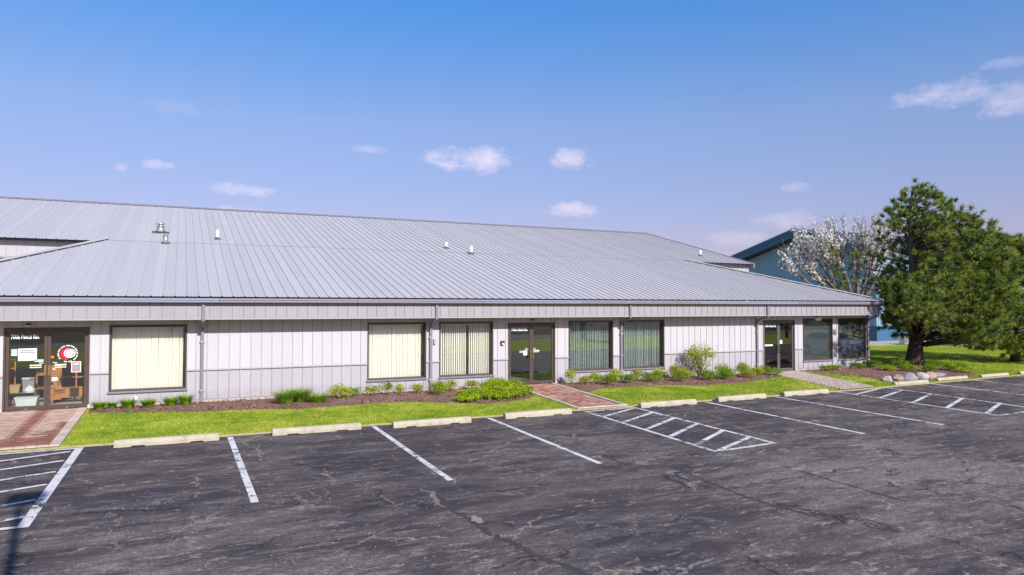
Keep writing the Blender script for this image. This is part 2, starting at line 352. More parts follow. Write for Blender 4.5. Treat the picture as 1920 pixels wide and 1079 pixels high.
# ------------------------------------------------------------------ mesh helpers
def mesh(name, V, Fc, mat, smooth=False, mats=None, fm=None):
    me = bpy.data.meshes.new(name)
    me.from_pydata([tuple(map(float, v)) for v in V], [], [tuple(map(int, f)) for f in Fc]); me.update()
    for m in (mats or [mat]): me.materials.append(m)
    if fm is not None: me.polygons.foreach_set('material_index', np.asarray(fm, dtype=np.int32))
    if smooth: me.polygons.foreach_set('use_smooth', np.ones(len(me.polygons), dtype=bool))
    return me
def tri_mesh(name, P, mat, nv=3):
    """P: (n, nv, 3) array of separate polygons"""
    n = len(P); me = bpy.data.meshes.new(name)
    me.vertices.add(n*nv); me.vertices.foreach_set('co', np.asarray(P, dtype=np.float32).ravel())
    me.loops.add(n*nv); me.loops.foreach_set('vertex_index', np.arange(n*nv, dtype=np.int32))
    me.polygons.add(n); me.polygons.foreach_set('loop_start', np.arange(0, n*nv, nv, dtype=np.int32))
    try: me.polygons.foreach_set('loop_total', np.full(n, nv, dtype=np.int32))
    except Exception: pass
    me.materials.append(mat); me.update(calc_edges=True); me.validate(); return me
def obj(name, me, parent=None, loc=(0, 0, 0), rot=None, **props):
    o = bpy.data.objects.new(name, me); COL.objects.link(o)
    o.location = loc
    if rot: o.rotation_euler = rot
    if parent: o.parent = parent
    for k, v in props.items(): o[k] = v
    return o
def thing(name, label, cat, loc=(0, 0, 0), rot=None, group=None):
    o = obj(name, None, None, loc, rot, label=label, category=cat)
    if group: o['group'] = group
    return o
class MB:
    def __init__(s): s.V = []; s.F = []; s.fm = []
    def add(s, V, Fc, m=0):
        k = len(s.V); s.V += [tuple(v) for v in V]; s.F += [tuple(i+k for i in f) for f in Fc]; s.fm += [m]*len(Fc)
    def box(s, x0, x1, y0, y1, z0, z1, m=0):
        V = [(x0, y0, z0), (x1, y0, z0), (x1, y1, z0), (x0, y1, z0), (x0, y0, z1), (x1, y0, z1), (x1, y1, z1), (x0, y1, z1)]
        s.add(V, [(0, 3, 2, 1), (4, 5, 6, 7), (0, 1, 5, 4), (1, 2, 6, 5), (2, 3, 7, 6), (3, 0, 4, 7)], m)
    def tube(s, pts, rads, n=8, m=0, cap=True):
        pts = [Vector(p) for p in pts]; rings = []
        for i, p in enumerate(pts):
            d = (pts[min(i+1, len(pts)-1)] - pts[max(i-1, 0)]).normalized()
            a = Vector((0, 0, 1)) if abs(d.z) < .9 else Vector((1, 0, 0))
            u = d.cross(a).normalized(); w = d.cross(u)
            rings.append([p + (u*math.cos(2*math.pi*j/n) + w*math.sin(2*math.pi*j/n))*rads[i] for j in range(n)])
        V = [v for r in rings for v in r]; Fc = []
        for i in range(len(pts)-1):
            for j in range(n):
                Fc.append((i*n+j, i*n+(j+1) % n, (i+1)*n+(j+1) % n, (i+1)*n+j))
        if cap: Fc += [tuple(range(n))[::-1], tuple(range((len(pts)-1)*n, len(pts)*n))]
        s.add(V, Fc, m)
    def lathe(s, prof, n=16, c=(0, 0, 0), m=0):
        V = []; Fc = []
        for (r, z) in prof:
            for j in range(n): V.append((c[0]+r*math.cos(2*math.pi*j/n), c[1]+r*math.sin(2*math.pi*j/n), c[2]+z))
        for i in range(len(prof)-1):
            for j in range(n): Fc.append((i*n+j, i*n+(j+1) % n, (i+1)*n+(j+1) % n, (i+1)*n+j))
        Fc += [tuple(range(n))[::-1], tuple(range((len(prof)-1)*n, len(prof)*n))]
        s.add(V, Fc, m)
    def poly_prism(s, pts, z0, z1, m=0):
        n = len(pts); V = [(x, y, z0) for x, y in pts] + [(x, y, z1) for x, y in pts]
        s.add(V, [tuple(range(n))[::-1], tuple(range(n, 2*n))] + [(i, (i+1) % n, n+(i+1) % n, n+i) for i in range(n)], m)
    def me(s, name, mat, smooth=False, mats=None): return mesh(name, s.V, s.F, mat, smooth, mats, s.fm if mats else None)
def boxme(name, x0, x1, y0, y1, z0, z1, mat):
    b = MB(); b.box(x0, x1, y0, y1, z0, z1); return b.me(name, mat)
def in_poly(P, poly):
    x, y = P[:, 0], P[:, 1]; c = np.zeros(len(P), bool); n = len(poly)
    for i in range(n):
        x1, y1 = poly[i]; x2, y2 = poly[i-1]
        c ^= ((y1 > y) != (y2 > y)) & (x < (x2-x1)*(y-y1)/(y2-y1+1e-12)+x1)
    return c

# ------------------------------------------------------------------ ground levels
EDGE = 17.65
def lot_edge(x): return EDGE + max(0, x-22)*.055
def lot_z(y): return -.2 + .0126*(y-17.7)
def gz(x, y):
    e = lot_edge(x)
    return float(np.interp(y, [e, 22.6, 24], [-.165, -.012, 0.0]))
def gz_np(P):
    e = EDGE + np.maximum(0, P[:, 0]-22)*.055
    t = np.clip((P[:, 1]-e)/(22.6-e), 0, 1); return -.165 + t*.153

def sheet(name, poly, zf, mat, res=None, **props):
    """flat polygon, triangulated; every vertex dropped onto zf"""
    bm = bmesh.new(); vs_ = [bm.verts.new((x, y, 0)) for x, y in poly]; bm.faces.new(vs_)
    if res:
        xs = [p[0] for p in poly]; ys = [p[1] for p in poly]
        for ax, lo, hi in ((0, min(xs), max(xs)), (1, min(ys), max(ys))):
            k = lo+res
            while k < hi:
                co = [0, 0, 0]; co[ax] = k; no = [0, 0, 0]; no[ax] = 1
                bmesh.ops.bisect_plane(bm, geom=bm.verts[:]+bm.edges[:]+bm.faces[:], plane_co=co, plane_no=no); k += res
    for v in bm.verts: v.co.z = zf(v.co.x, v.co.y)
    bm.normal_update()
    for f in bm.faces:
        if f.normal.z < 0: f.normal_flip()
    me = bpy.data.meshes.new(name); bm.to_mesh(me); bm.free(); me.materials.append(mat)
    return obj(name, me, **props)

ST = dict(kind='structure')
sheet('ground', [(-900, -900), (900, -900), (900, 900), (-900, 900)], lambda x, y: -.80, FIELD, **ST)
sheet('road', [(-500, -25), (500, -25), (500, -17.2), (-500, -17.2)], lambda x, y: -.44, ROADM, **ST)
sheet('roadside_verge', [(-300, -17.2), (300, -17.2), (300, 1), (-300, 1)], lambda x, y: float(np.interp(y, [-17.2, 1], [-.46, -.40])), LAWN, **ST)
sheet('far_field', [(-500, -400), (500, -400), (500, -25), (-500, -25)], lambda x, y: -.50, FIELD, **ST)
xs_edge = [-60, 22, 30, 40, 52, 70]
lot = sheet('parking_lot', [(-60, 1), (70, 1)] + [(x, lot_edge(x)) for x in reversed(xs_edge)], lambda x, y: lot_z(y), ASPHALT, **ST)
WALK_L = [(-5.6, EDGE), (-2.29, EDGE), (-2.29, 22.6), (-5.6, 22.6)]
WALK_M = [(10.50, EDGE), (12.28, EDGE), (12.45, 22.6), (10.58, 22.6)]
WALK_R = [(21.55, EDGE), (23.45, lot_edge(23.4)), (24.62, 22.6), (22.72, 22.6)]
sheet('lawn', [(-60, EDGE)] + [(x, lot_edge(x)) for x in xs_edge[1:]] + [(70, 22.6), (-60, 22.6)], gz, LAWN, 1.2, **ST)
EV = []; EF = []
for i, x in enumerate(np.arange(-60, 70.1, .5)):
    e_ = lot_edge(x); jx = RNG.normal(0, .012)
    EV += [(x, e_-.05+jx, lot_z(e_)+.001), (x, e_+.02, -.162)]
    if i: EF.append((2*i-2, 2*i, 2*i+1, 2*i-1))
obj('lawn_edge', mesh('lawn_edge', EV, EF, flat('dry_edge', (.36, .31, .15), .95, 0, .1, .45, 9)), **ST)
def gz_right(x, y): return float(np.interp(y, [22.6, 26, 38, 60], [-.012, .0, .06, .06]))
sheet('side_lawn', [(29.4, 22.6), (120, 22.6), (120, 33.0), (60, 33.6), (45, 34.2), (41, 37), (41, 60), (29.4, 60)], gz_right, LAWN, 4, **ST)
sheet('yard', [(41, 60), (41, 37), (45, 34.2), (60, 33.6), (120, 33.0), (160, 60), (160, 120), (29.4, 120), (29.4, 60)], lambda x, y: gz_right(x, y)-.02, GRAVEL, **ST)
sheet('rear_lawn', [(-120, 22.6), (-7, 22.6), (-7, 60), (29.4, 60), (29.4, 120), (-120, 120)], lambda x, y: -.05, LAWN, **ST)

# ------------------------------------------------------------------ parking-lot markings (parts of the lot)
def strip(name, a, b, w, mat=PAINT, lift=.004, parent=lot, taper=1.0):
    a, b = np.array(a, float), np.array(b, float); d = (b-a)/np.linalg.norm(b-a); n = np.array([-d[1], d[0]])*w/2
    P = [a+n, a-n, b-n*taper, b+n*taper]
    me = mesh(name, [(p[0], p[1], lot_z(p[1])+lift) for p in P], [(0, 1, 2, 3)], mat)
    return obj(name, me, parent)
for (x0, x1) in ((1.07, 1.10), (4.44, 4.40), (7.60, 7.55), (15.12, 15.17), (18.14, 18.2)):
    ymax = 17.5
    strip('stall_line', (x0, ymax), (x1, 11.82), .12)
strip('stall_line', (26.75, 17.8), (26.6, 12.0), .12); strip('stall_line', (29.75, 18.0), (29.6, 12.2), .12); strip('stall_line', (32.9, 18.1), (32.7, 12.4), .12)
# left aisle
strip('aisle_line', (-1.92, 17.42), (-1.97, 11.86), .15)
strip('aisle_line', (-1.84, 17.47), (-6.2, 17.40), .11, lift=.008)
strip('aisle_line', (-1.90, 11.90), (-6.2, 11.95), .11, lift=.008)
for y in (17.22, 16.33, 15.37, 14.41, 13.40, 12.45): strip('hatch_bar', (-2.05, y-.02), (-5.2, y-1.32), .10, lift=.006)
# middle aisle
strip('aisle_line', (10.60, 17.36), (10.42, 11.74), .11); strip('aisle_line', (12.36, 17.46), (12.27, 11.86), .11)
strip('aisle_line', (10.55, 17.34), (12.42, 17.46), .11, lift=.008); strip('aisle_line', (10.38, 11.74), (12.32, 11.88), .11, lift=.008)
for (y0, y1) in ((16.42, 17.36), (15.45, 16.48), (14.42, 15.50), (13.46, 14.56), (12.50, 13.58), (11.80, 12.66)): strip('hatch_bar', (10.55, y0), (12.30, y1), .12, lift=.006)
# right aisle
strip('aisle_line', (21.2, 17.72), (21.16, 12.15), .11); strip('aisle_line', (23.98, 17.80), (23.62, 12.3), .11)
strip('aisle_line', (21.15, 17.70), (24.03, 17.82), .11, lift=.008); strip('aisle_line', (21.1, 12.14), (23.68, 12.3), .11, lift=.008)
for (y0, y1) in ((16.85, 17.75), (15.92, 17.0), (14.77, 15.92), (13.66, 14.82), (12.5, 13.62)): strip('hatch_bar', (21.2, y0), (23.86, y1), .12, lift=.006)

# cracks: jittered ribbons; long sealed seams first, then hairline ones
def ribbon(name, pts, w, mat, jit=.05, step=.18, lift=.0025, seed=0, gaps=0):
    rg = np.random.default_rng(seed); V = []; Fc = []; k = 0
    P = [np.array(pts[0], float)]
    for a, b in zip(pts[:-1], pts[1:]):
        a, b = np.array(a, float), np.array(b, float); n = max(1, int(np.linalg.norm(b-a)/step))
        for i in range(1, n+1): P.append(a+(b-a)*i/n + rg.normal(0, jit, 2)*(i < n))
    P = np.array(P); d = np.gradient(P, axis=0); d /= np.linalg.norm(d, axis=1)[:, None]+1e-9; n = np.stack([-d[:, 1], d[:, 0]], 1)
    ww = w*(.35+rg.random(len(P))*1.1)
    for i in range(len(P)):
        t = min(i, len(P)-1-i); f = min(1, .2+.4*t)
        for sgn in (1, -1):
            q = P[i]+n[i]*sgn*ww[i]*f/2; V.append((q[0], q[1], lot_z(q[1])+lift))
    for i in range(len(P)-1):
        if rg.random() < gaps: continue
        Fc.append((2*i, 2*i+1, 2*i+3, 2*i+2))
    return V, Fc
def crack(pts, w, mat, **k):
    V, Fc = ribbon('c', pts, w, mat, **k)
    o = obj('pavement_crack', mesh('pavement_crack', V, Fc, mat), lot); return o
crack([(-8, 14.0), (-1.9, 14.0), (2.9, 13.87), (8, 13.9), (14, 13.85), (21, 13.9), (30, 14.0)], .035, CRACK_DARK, jit=.015, step=.3, seed=1)
crack([(-3, 14.06), (2, 13.93), (9, 13.95)], .03, CRACK_TAN, jit=.02, step=.25, seed=2, gaps=.55, lift=.0035)
crack([(3.7, 11.7), (3.87, 11.1), (3.86, 10.5), (3.9, 9.24), (4.1, 8.0), (4.35, 7.3), (4.4, 5.5)], .10, CRACK_DARK, jit=.03, step=.08, seed=3)
crack([(3.75, 11.6), (3.8, 11.0), (3.78, 10.3)], .07, CRACK_TAN, jit=.05, seed=4, lift=.0035)
crack([(8.72, 11.2), (8.6, 10.0), (8.5, 8.8), (8.76, 7.4)], .07, CRACK_DARK, jit=.02, seed=5)
crack([(10.76, 10.3), (10.7, 9), (10.72, 7.4)], .06, CRACK_DARK, jit=.02, seed=6)
crack([(-1.0, 9.5), (3, 9.6), (9, 9.4), (16, 9.7), (24, 9.6)], .04, CRACK_DARK, jit=.05, seed=7, gaps=.25)
for i, (pts, w) in enumerate([
        ([(.2, 13.2), (.8, 12.9), (1.0, 12.4)], .05), ([(-.6, 12.9), (.4, 12.7), (.9, 13.0), (1.6, 12.8)], .05), ([(-.9, 12.2), (-.75, 11.5), (-.9, 10.9), (-.6, 10.4)], .06),
        ([(.1, 11.2), (.25, 10.7), (.05, 10.2), (.2, 9.9)], .06), ([(1.9, 12.4), (2.1, 11.7), (2.0, 11.3)], .05), ([(2.9, 11.6), (3.1, 10.9), (3.0, 10.4), (3.2, 10.0)], .05),
        ([(-.9, 9.4), (-.6, 8.8), (-.7, 8.3)], .05), ([(1.2, 9.2), (1.45, 8.7), (1.3, 8.3)], .05), ([(5.3, 13.6), (5.9, 13.2), (6.3, 12.7)], .035), ([(6.1, 12.9), (6.8, 12.95), (7.4, 12.8)], .04),
        ([(.5, 15.9), (1.0, 15.2), (1.5, 14.8), (1.8, 14.2)], .05), ([(5.0, 16.2), (5.6, 15.9), (6.5, 16.1)], .03), ([(13.2, 15.8), (13.9, 15.4), (14.3, 15.6)], .04), ([(12.9, 14.4), (13.8, 14.2)], .05),
        ([(6, 10.7), (7, 10.6), (8.2, 10.75)], .05), ([(9.6, 12.4), (11, 12.2), (12.4, 12.35)], .04), ([(14, 11.1), (16, 11.0), (18, 11.15)], .06), ([(12.5, 9.2), (14, 9.0), (15.5, 9.2)], .08),
        ([(-1.6, 11.3), (-1.3, 11.6), (-.2, 11.4), (.6, 11.35)], .04), ([(1.6, 16.4), (1.5, 15.6), (1.9, 14.9)], .06)]):
    crack(pts, w*.55, CRACK_TAN, jit=.035, step=.05, seed=20+i, gaps=.18)
rgc = np.random.default_rng(99); Vh, Fh = [], []
for i in range(320):
    x = rgc.uniform(-6, 27); y = rgc.uniform(7.5, 17); ang = rgc.normal(0, .5); L = rgc.uniform(.2, .9)
    V, Fc = ribbon('h', [(x, y), (x+L*math.cos(ang), y+L*math.sin(ang)*.6)], rgc.uniform(.008, .02), None, jit=.025, step=.06, seed=200+i, gaps=.1)
    k = len(Vh); Vh += V; Fh += [tuple(j+k for j in f) for f in Fc]
o = obj('hairline_cracks', mesh('hairline_cracks', Vh, Fh, CRACK_TAN), lot); o['kind'] = 'stuff'
def patch(x, y, rx, ry, seed, mat=PATCH_TAN):
    rg = np.random.default_rng(seed); n = 34; V = []
    for j in range(n):
        t = 2*math.pi*j/n; k = .55+.65*rg.random(); px, py = x+rx*k*math.cos(t), y+ry*k*math.sin(t); V.append((px, py, lot_z(py)+.003))
    obj('bare_patch', mesh('bare_patch', V, [tuple(range(n))], mat), lot)
for i, (x, y, rx, ry) in enumerate([(3.98, 9.6, .09, .22), (10.81, 9.9, .17, .10), (10.9, 9.55, .12, .05), (3.78, 11.0, .04, .16)]): patch(x, y, rx, ry, 40+i)
for i, (x, y, rx, ry) in enumerate([(.42, 16.35, .12, .22), (.30, 16.0, .07, .12), (6.3, 15.1, .3, .2)]): patch(x, y, rx, ry, 60+i, CRACK_DARK)

# ------------------------------------------------------------------ brick walks
def brick_shape(l, w, h, mat, name='paving_brick'):
    b = MB(); e = .004
    V = [(-l/2, -w/2, 0), (l/2, -w/2, 0), (l/2, w/2, 0), (-l/2, w/2, 0), (-l/2+e, -w/2+e, h), (l/2-e, -w/2+e, h), (l/2-e, w/2-e, h), (-l/2+e, w/2-e, h)]
    b.add(V, [(4, 5, 6, 7), (0, 1, 5, 4), (1, 2, 6, 5), (2, 3, 7, 6), (3, 0, 4, 7)]); return b.me(name, mat)
def lay(parent, cells, mats, l, w, h, n_single=300, zoff=.0):
    """cells: list of (x, y, rot, matkey); nearest ones single, the rest joined per material"""
    cells.sort(key=lambda c: c[0]**2+c[1]**2)
    shared = {k: brick_shape(l, w, h, m) for k, m in mats.items()}
    rest = {}
    for i, (x, y, rz, k) in enumerate(cells):
        z = gz(x, y)+zoff+random.uniform(-.0025, .0025)
        if i < n_single:
            o = obj('paving_brick', shared[k], parent, (x, y, z), (R(1.75)+random.gauss(0, .006), random.gauss(0, .006), rz))
        else: rest.setdefault(k, []).append((x, y, z, rz))
    for k, L in rest.items():
        b = MB(); src = shared[k]
        base = [v.co.copy() for v in src.vertices]; fc = [tuple(p.vertices) for p in src.polygons]
        for (x, y, z, rz) in L:
            m = Matrix.Translation((x, y, z)) @ Matrix.Rotation(rz, 4, 'Z') @ Matrix.Rotation(R(1.75)+random.gauss(0, .006), 4, 'X')
            b.add([m @ v for v in base], fc)
        o = obj('far_bricks', b.me('far_bricks', mats[k]), parent); o['kind'] = 'stuff'
def walk(name, poly, label=None):
    return sheet(name, poly, lambda x, y: gz(x, y)+.012, JOINT, .8, **ST)
def border(parent, a, b, w, step=.3):
    """pavers laid end to end from a to b"""
    a, b = np.array(a, float), np.array(b, float); L = np.linalg.norm(b-a); d = (b-a)/L; n = max(1, round(L/step)); l = L/n
    me = brick_shape(l-.006, w, .03, BORDER, 'border_paver')
    for i in range(n):
        c = a+d*(i+.5)*l
        obj('border_paver', me, parent, (c[0], c[1], gz(*c)+.010), (0, -.034*d[1]*(1 if True else 0), math.atan2(d[1], d[0])))
wL = walk('brick_walkway', WALK_L)
cells = []
for j in range(47):
    y = 17.90+j*.1
    for i in range(18):
        x = -5.6+.1*(j % 2)+i*.2
        if x > -2.58: continue
        if x < -4.52: pass
        rightw = max(0, .34*(1-(y-17.9)/3.6))
        red = y < 18.72 or abs(x+3.30) < .12 or x > -2.50-rightw-.02
        if not red and 18.95 < y < 19.35 and (x < -4.3 or -3.0 < x < -2.75): red = random.random() < .55
        cells.append((x, y, 0, 'r' if red else 'p'))
lay(wL, cells, {'r': BRICK_RED, 'p': BRICK_PALE}, .194, .094, .03)
border(wL, (-2.40, 17.78), (-2.40, 22.58), .20, .4); border(wL, (-5.6, 17.74), (-2.30, 17.74), .15, .2); border(wL, (-4.75, 19.2), (-4.75, 22.58), .20, .4)
wM = walk('brick_walkway', WALK_M)
cells = []
for j in range(47):
    y = 17.90+j*.1; t = (y-EDGE)/(22.6-EDGE); xa = 10.50+.08*t+.17; xb = 12.28+.17*t-.17
    n = int((xb-xa)/.2); off = .1*(j % 2)
    for i in range(n+1):
        x = xa+off+i*.2+.1
        if x+.08 > xb: continue
        cells.append((x, y, 0, 'm' if random.random() < .8 else 'p'))
lay(wM, cells, {'m': BRICK_MIX, 'p': BRICK_PALE}, .194, .094, .03)
border(wM, (10.56, 17.80), (10.66, 22.58), .13, .3); border(wM, (12.20, 17.80), (12.36, 22.58), .13, .3); border(wM, (10.5, 17.73), (12.28, 17.73), .14, .2)
wR = walk('brick_walkway', WALK_R)
cells = []; dxw, dyw = 1.17, 4.9; aw = math.atan2(-dxw, dyw)
for j in range(47):
    y = 17.86+j*.1; t = (y-EDGE)/(22.6-EDGE); xa = 21.55+1.17*t; xb = xa+1.9
    for i in range(10):
        x = xa+.1+.1*(j % 2)+i*.2
        if x > xb-.08: continue
        cells.append((x, y, 0, 't'))
lay(wR, cells, {'t': BRICK_TAN}, .192, .092, .03)

# ------------------------------------------------------------------ mulch beds
BED_L = [(-2.26, 22.6), (-2.2, 21.75), (-1.2, 21.45), (-.2, 21.15), (.57, 20.9), (1.94, 20.78), (3.05, 20.42), (4.2, 20.50), (5.3, 20.62), (6.2, 20.5), (7.0, 20.1), (7.6, 19.75), (8.3, 19.42), (9.2, 19.5), (10.0, 19.85), (10.52, 20.4), (10.55, 22.6)]
BED_M = [(12.48, 22.6), (12.42, 20.25), (12.8, 20.45), (13.5, 20.95), (15.1, 20.95), (16.3, 20.75), (17.2, 20.35), (18.6, 20.25), (19.8, 20.4), (21.0, 20.85), (22.3, 21.15), (22.7, 22.6)]
BED_R = [(24.66, 22.6), (24.72, 21.8), (25.3, 21.2), (25.75, 20.4), (25.5, 19.4), (25.0, 18.5), (25.6, 18.25), (28, 18.3), (30.4, 18.45), (31.8, 19.1), (32.6, 19.9), (33.6, 21.2), (33.9, 22.59), (29.4, 22.6)]
def bed(name, poly):
    P = np.array(poly)
    def zf(x, y):
        # distance to the outline, mounded 4 cm in the middle
        d = 9
        for i in range(len(P)):
            a, b = P[i-1], P[i]; ab = b-a; t = np.clip(np.dot(np.array([x, y])-a, ab)/np.dot(ab, ab), 0, 1); d = min(d, np.linalg.norm(a+t*ab-np.array([x, y])))
        return gz(x, y)+.006+.045*min(1, d/.45)
    return sheet(name, poly, zf, MULCH, .35, **ST), zf
beds = [bed('mulch_bed', p) for p in (BED_L, BED_M, BED_R)]
def bed_z(x, y):
    for (o, zf), p in zip(beds, (BED_L, BED_M, BED_R)):
        if in_poly(np.array([[x, y]]), p)[0]: return zf(x, y)
    return gz(x, y)
ch = []
for p in (BED_L, BED_M, BED_R):
    A = np.array(p); lo, hi = A.min(0), A.max(0); n = int((hi-lo).prod()*150)
    Q = lo+RNG.random((n, 2))*(hi-lo); Q = Q[in_poly(Q, p)]
    ch.append(np.c_[Q, gz_np(Q)+.052])
ch = np.vstack(ch); n = len(ch)
ang = RNG.random(n)*6.28; L = RNG.uniform(.015, .05, n); Wd = RNG.uniform(.006, .015, n); tilt = RNG.normal(0, .35, (n, 2))
d1 = np.c_[np.cos(ang)*L, np.sin(ang)*L, tilt[:, 0]*L]; d2 = np.c_[-np.sin(ang)*Wd, np.cos(ang)*Wd, tilt[:, 1]*Wd]
obj('mulch_chips', tri_mesh('mulch_chips', np.stack([ch-d1-d2, ch+d1-d2, ch+d1+d2, ch-d1+d2], 1), CHIP, 4), kind='stuff', label='loose brown bark chips over the planting beds', category='mulch')

# ------------------------------------------------------------------ grass
def grass(name, region, dens, excl, zfun, hmin, hmax, label):
    A = np.array(region); lo, hi = A.min(0), A.max(0); n = int((hi-lo).prod()*dens)
    Q = lo+RNG.random((n, 2))*(hi-lo); k = in_poly(Q, region)
    for e in excl: k &= ~in_poly(Q, e)
    Q = Q[k]; n = len(Q); z = zfun(Q)
    h = RNG.uniform(hmin, hmax, n); a = RNG.random(n)*6.28; w = RNG.uniform(.006, .013, n)
    base = np.c_[Q, z-.005]; lean = RNG.normal(0, .55, (n, 2))*h[:, None]
    s = np.c_[np.cos(a)*w, np.sin(a)*w, np.zeros(n)]
    tip = base+np.c_[lean, h]
    return obj(name, tri_mesh(name, np.stack([base-s, base+s, tip], 1), GRASS), kind='stuff', label=label, category='grass')
excl = [WALK_L, WALK_M, WALK_R, BED_L, BED_M, BED_R]
grass('grass', [(-2.3, EDGE+.02), (22, EDGE+.02), (34, 18.33), (34, 22.6), (-2.3, 22.6)], 1700, excl, gz_np, .02, .055, 'short sunlit lawn grass between the walkways and wheel stops')
grass('side_grass', [(29.5, 22.6), (34, 18.33), (45, 19.0), (58, 33), (44, 34), (40, 40), (29.5, 40)], 340, [BED_R], lambda Q: np.where(Q[:, 1] < 22.6, gz_np(Q), np.interp(Q[:, 1], [22.6, 26, 38], [-.012, 0, .06])), .03, .075, 'mown lawn grass around the big pine and beside the teal building')

# ------------------------------------------------------------------ the long grey building
BW = 22.62; FY = 22.0; EY, EZ, SL = 21.80, 3.10, .265
LX, RX = -7.2, 29.33; HLX, HRX = -2.55, 24.8; MY = 30.1; RY = 39.9
def rz_(y): return EZ+SL*(y-EY)
bld = thing('commercial_building', 'long low grey metal clad commercial building with ribbed roof and three glass entrances', 'building', (11, 26, 0))
def part(name, me, parent=bld, loc=(0, 0, 0), rot=None, **p):
    o = bpy.data.objects.new(name, me); COL.objects.link(o); o.parent = parent
    wm = Matrix.Translation(loc)
    if rot: 
        from mathutils import Euler
        wm = wm @ Euler(rot).to_matrix().to_4x4()
    q = parent; off = Vector((0, 0, 0))
    chain = []
    while q: chain.append(q); q = q.parent
    pm = Matrix.Identity(4)
    for c in reversed(chain): pm = pm @ c.matrix_basis
    o.matrix_basis = pm.inverted() @ wm
    for k, v in p.items(): o[k] = v
    return o

DOORS = [(-4.256, -2.277), (10.575, 12.49), (22.74, 24.60)]
WINS = [(-1.805, .175), (5.513, 7.515), (7.985, 9.992), (13.065, 15.03), (15.482, 17.457), (25.105, 26.965), (27.335, 29.19)]
OPEN = [(a, b, .0, 2.235) for a, b in DOORS] + [(a, b, .41, 2.285) for a, b in WINS]
WZT = 2.50
wall = MB()
cuts = sorted([LX] + [v for o in OPEN for v in o[:2]] + [RX])
for a, b in zip(cuts[:-1], cuts[1:]):
    op = [o for o in OPEN if o[0] <= a+1e-6 and o[1] >= b-1e-6]
    if op:
        z0, z1 = op[0][2:]
        if z0 > 0: wall.box(a, b, BW+.012, BW+.16, -.25, z0)
        wall.box(a, b, BW+.012, BW+.16, z1, 2.6)
    else: wall.box(a, b, BW+.012, BW+.16, -.25, 2.6)
wall.box(RX-.16, RX, BW+.16, MY, -.25, 2.6); wall.box(LX, LX+.16, BW+.16, MY, -.25, 2.6)
wall_o = part('wall', wall.me('wall', DARK))
PMESH = {}
def panel_me(w, h, mat, key, rib=.018, full=True, xs=None):
    k = (round(w, 3), round(h, 3), key)
    if k in PMESH: return PMESH[k]
    g = .003
    prof = [(g, .010), (g, -rib), (.022, -rib), (.036, 0), (.115, 0), (.123, -.0035), (.133, -.0035), (.141, 0), (.2, 0), (.208, -.0035), (.218, -.0035), (.226, 0)]
    prof = [p for p in prof if p[0] < w-.02] + [(w-g, 0), (w-g, .010)]
    V = [(x, y, 0) for x, y in prof] + [(x, y, h) for x, y in prof]; n = len(prof)
    Fc = [(i, i+1, n+i+1, n+i) for i in range(n-1)]
    PMESH[k] = mesh('wall_panel', V, Fc, mat); return PMESH[k]
PITCHW = .3048
ribs = [PITCHW*(k+.35) for k in range(-25, 97)]
xs = sorted(set([LX] + [r for r in ribs if LX < r < RX] + [v for o in OPEN for v in o[:2]] + [RX]))
xs2 = [xs[0]]
for v in xs[1:]:
    if v-xs2[-1] < .035 and v not in [q for o in OPEN for q in o[:2]]: continue
    xs2.append(v)
GZ = .955
for a, b in zip(xs2[:-1], xs2[1:]):
    if b-a < .03 or b < -6: continue
    op = [o for o in OPEN if o[0] < (a+b)/2 < o[1]]
    if op:
        z0, z1 = op[0][2:]
        part('wall_panel', panel_me(b-a, WZT-z1-.01, WALL_UP, 'u'), wall_o, (a, BW, z1+.01))
        if z0 > 0: part('wall_panel', panel_me(b-a, z0-.09-.05, WALL_LOW, 'l'), wall_o, (a, BW, .09))
    else:
        part('wall_panel', panel_me(b-a, WZT-GZ, WALL_UP, 'u'), wall_o, (a, BW, GZ))
        part('wall_panel', panel_me(b-a, GZ-.03-.09, WALL_LOW, 'l'), wall_o, (a, BW, .09))
# horizontal trim between the two colours, base flashing and foundation
bs = MB(); fo = MB()
gaps = []
x = LX
for o in sorted(OPEN): gaps.append((x, o[0])); x = o[1]
gaps.append((x, RX))
for a, b in gaps:
    if b-a < .05: continue
    tr = MB(); tr.add([(a, BW-.020, GZ-.028), (b, BW-.020, GZ-.028), (b, BW-.046, GZ-.028), (a, BW-.046, GZ-.028), (a, BW-.020, GZ+.018), (b, BW-.020, GZ+.018), (b, BW-.046, GZ-.010), (a, BW-.046, GZ-.010)],
           [(0, 3, 2, 1), (4, 5, 6, 7)[::-1], (3, 2, 6, 7), (0, 1, 5, 4), (1, 2, 6, 5), (0, 3, 7, 4)])
    part('wall_trim', tr.me('wall_trim', TRIM))
x = LX
for a, b in [d for d in DOORS]:
    bs.box(x, a, BW-.024, BW+.01, .062, .09); fo.box(x, a, BW-.05, BW+.011, -.2, .060); x = b
bs.box(x, RX, BW-.024, BW+.01, .062, .09); fo.box(x, RX, BW-.05, BW+.011, -.2, .060)
part('base_flashing', bs.me('base_flashing', GUTTER)); part('foundation', fo.me('foundation', CONC_TAN))
# corner trim
part('corner_trim', boxme('corner_trim', RX-.09, RX+.02, BW-.03, BW+.1, .1, 2.5, DOWN))
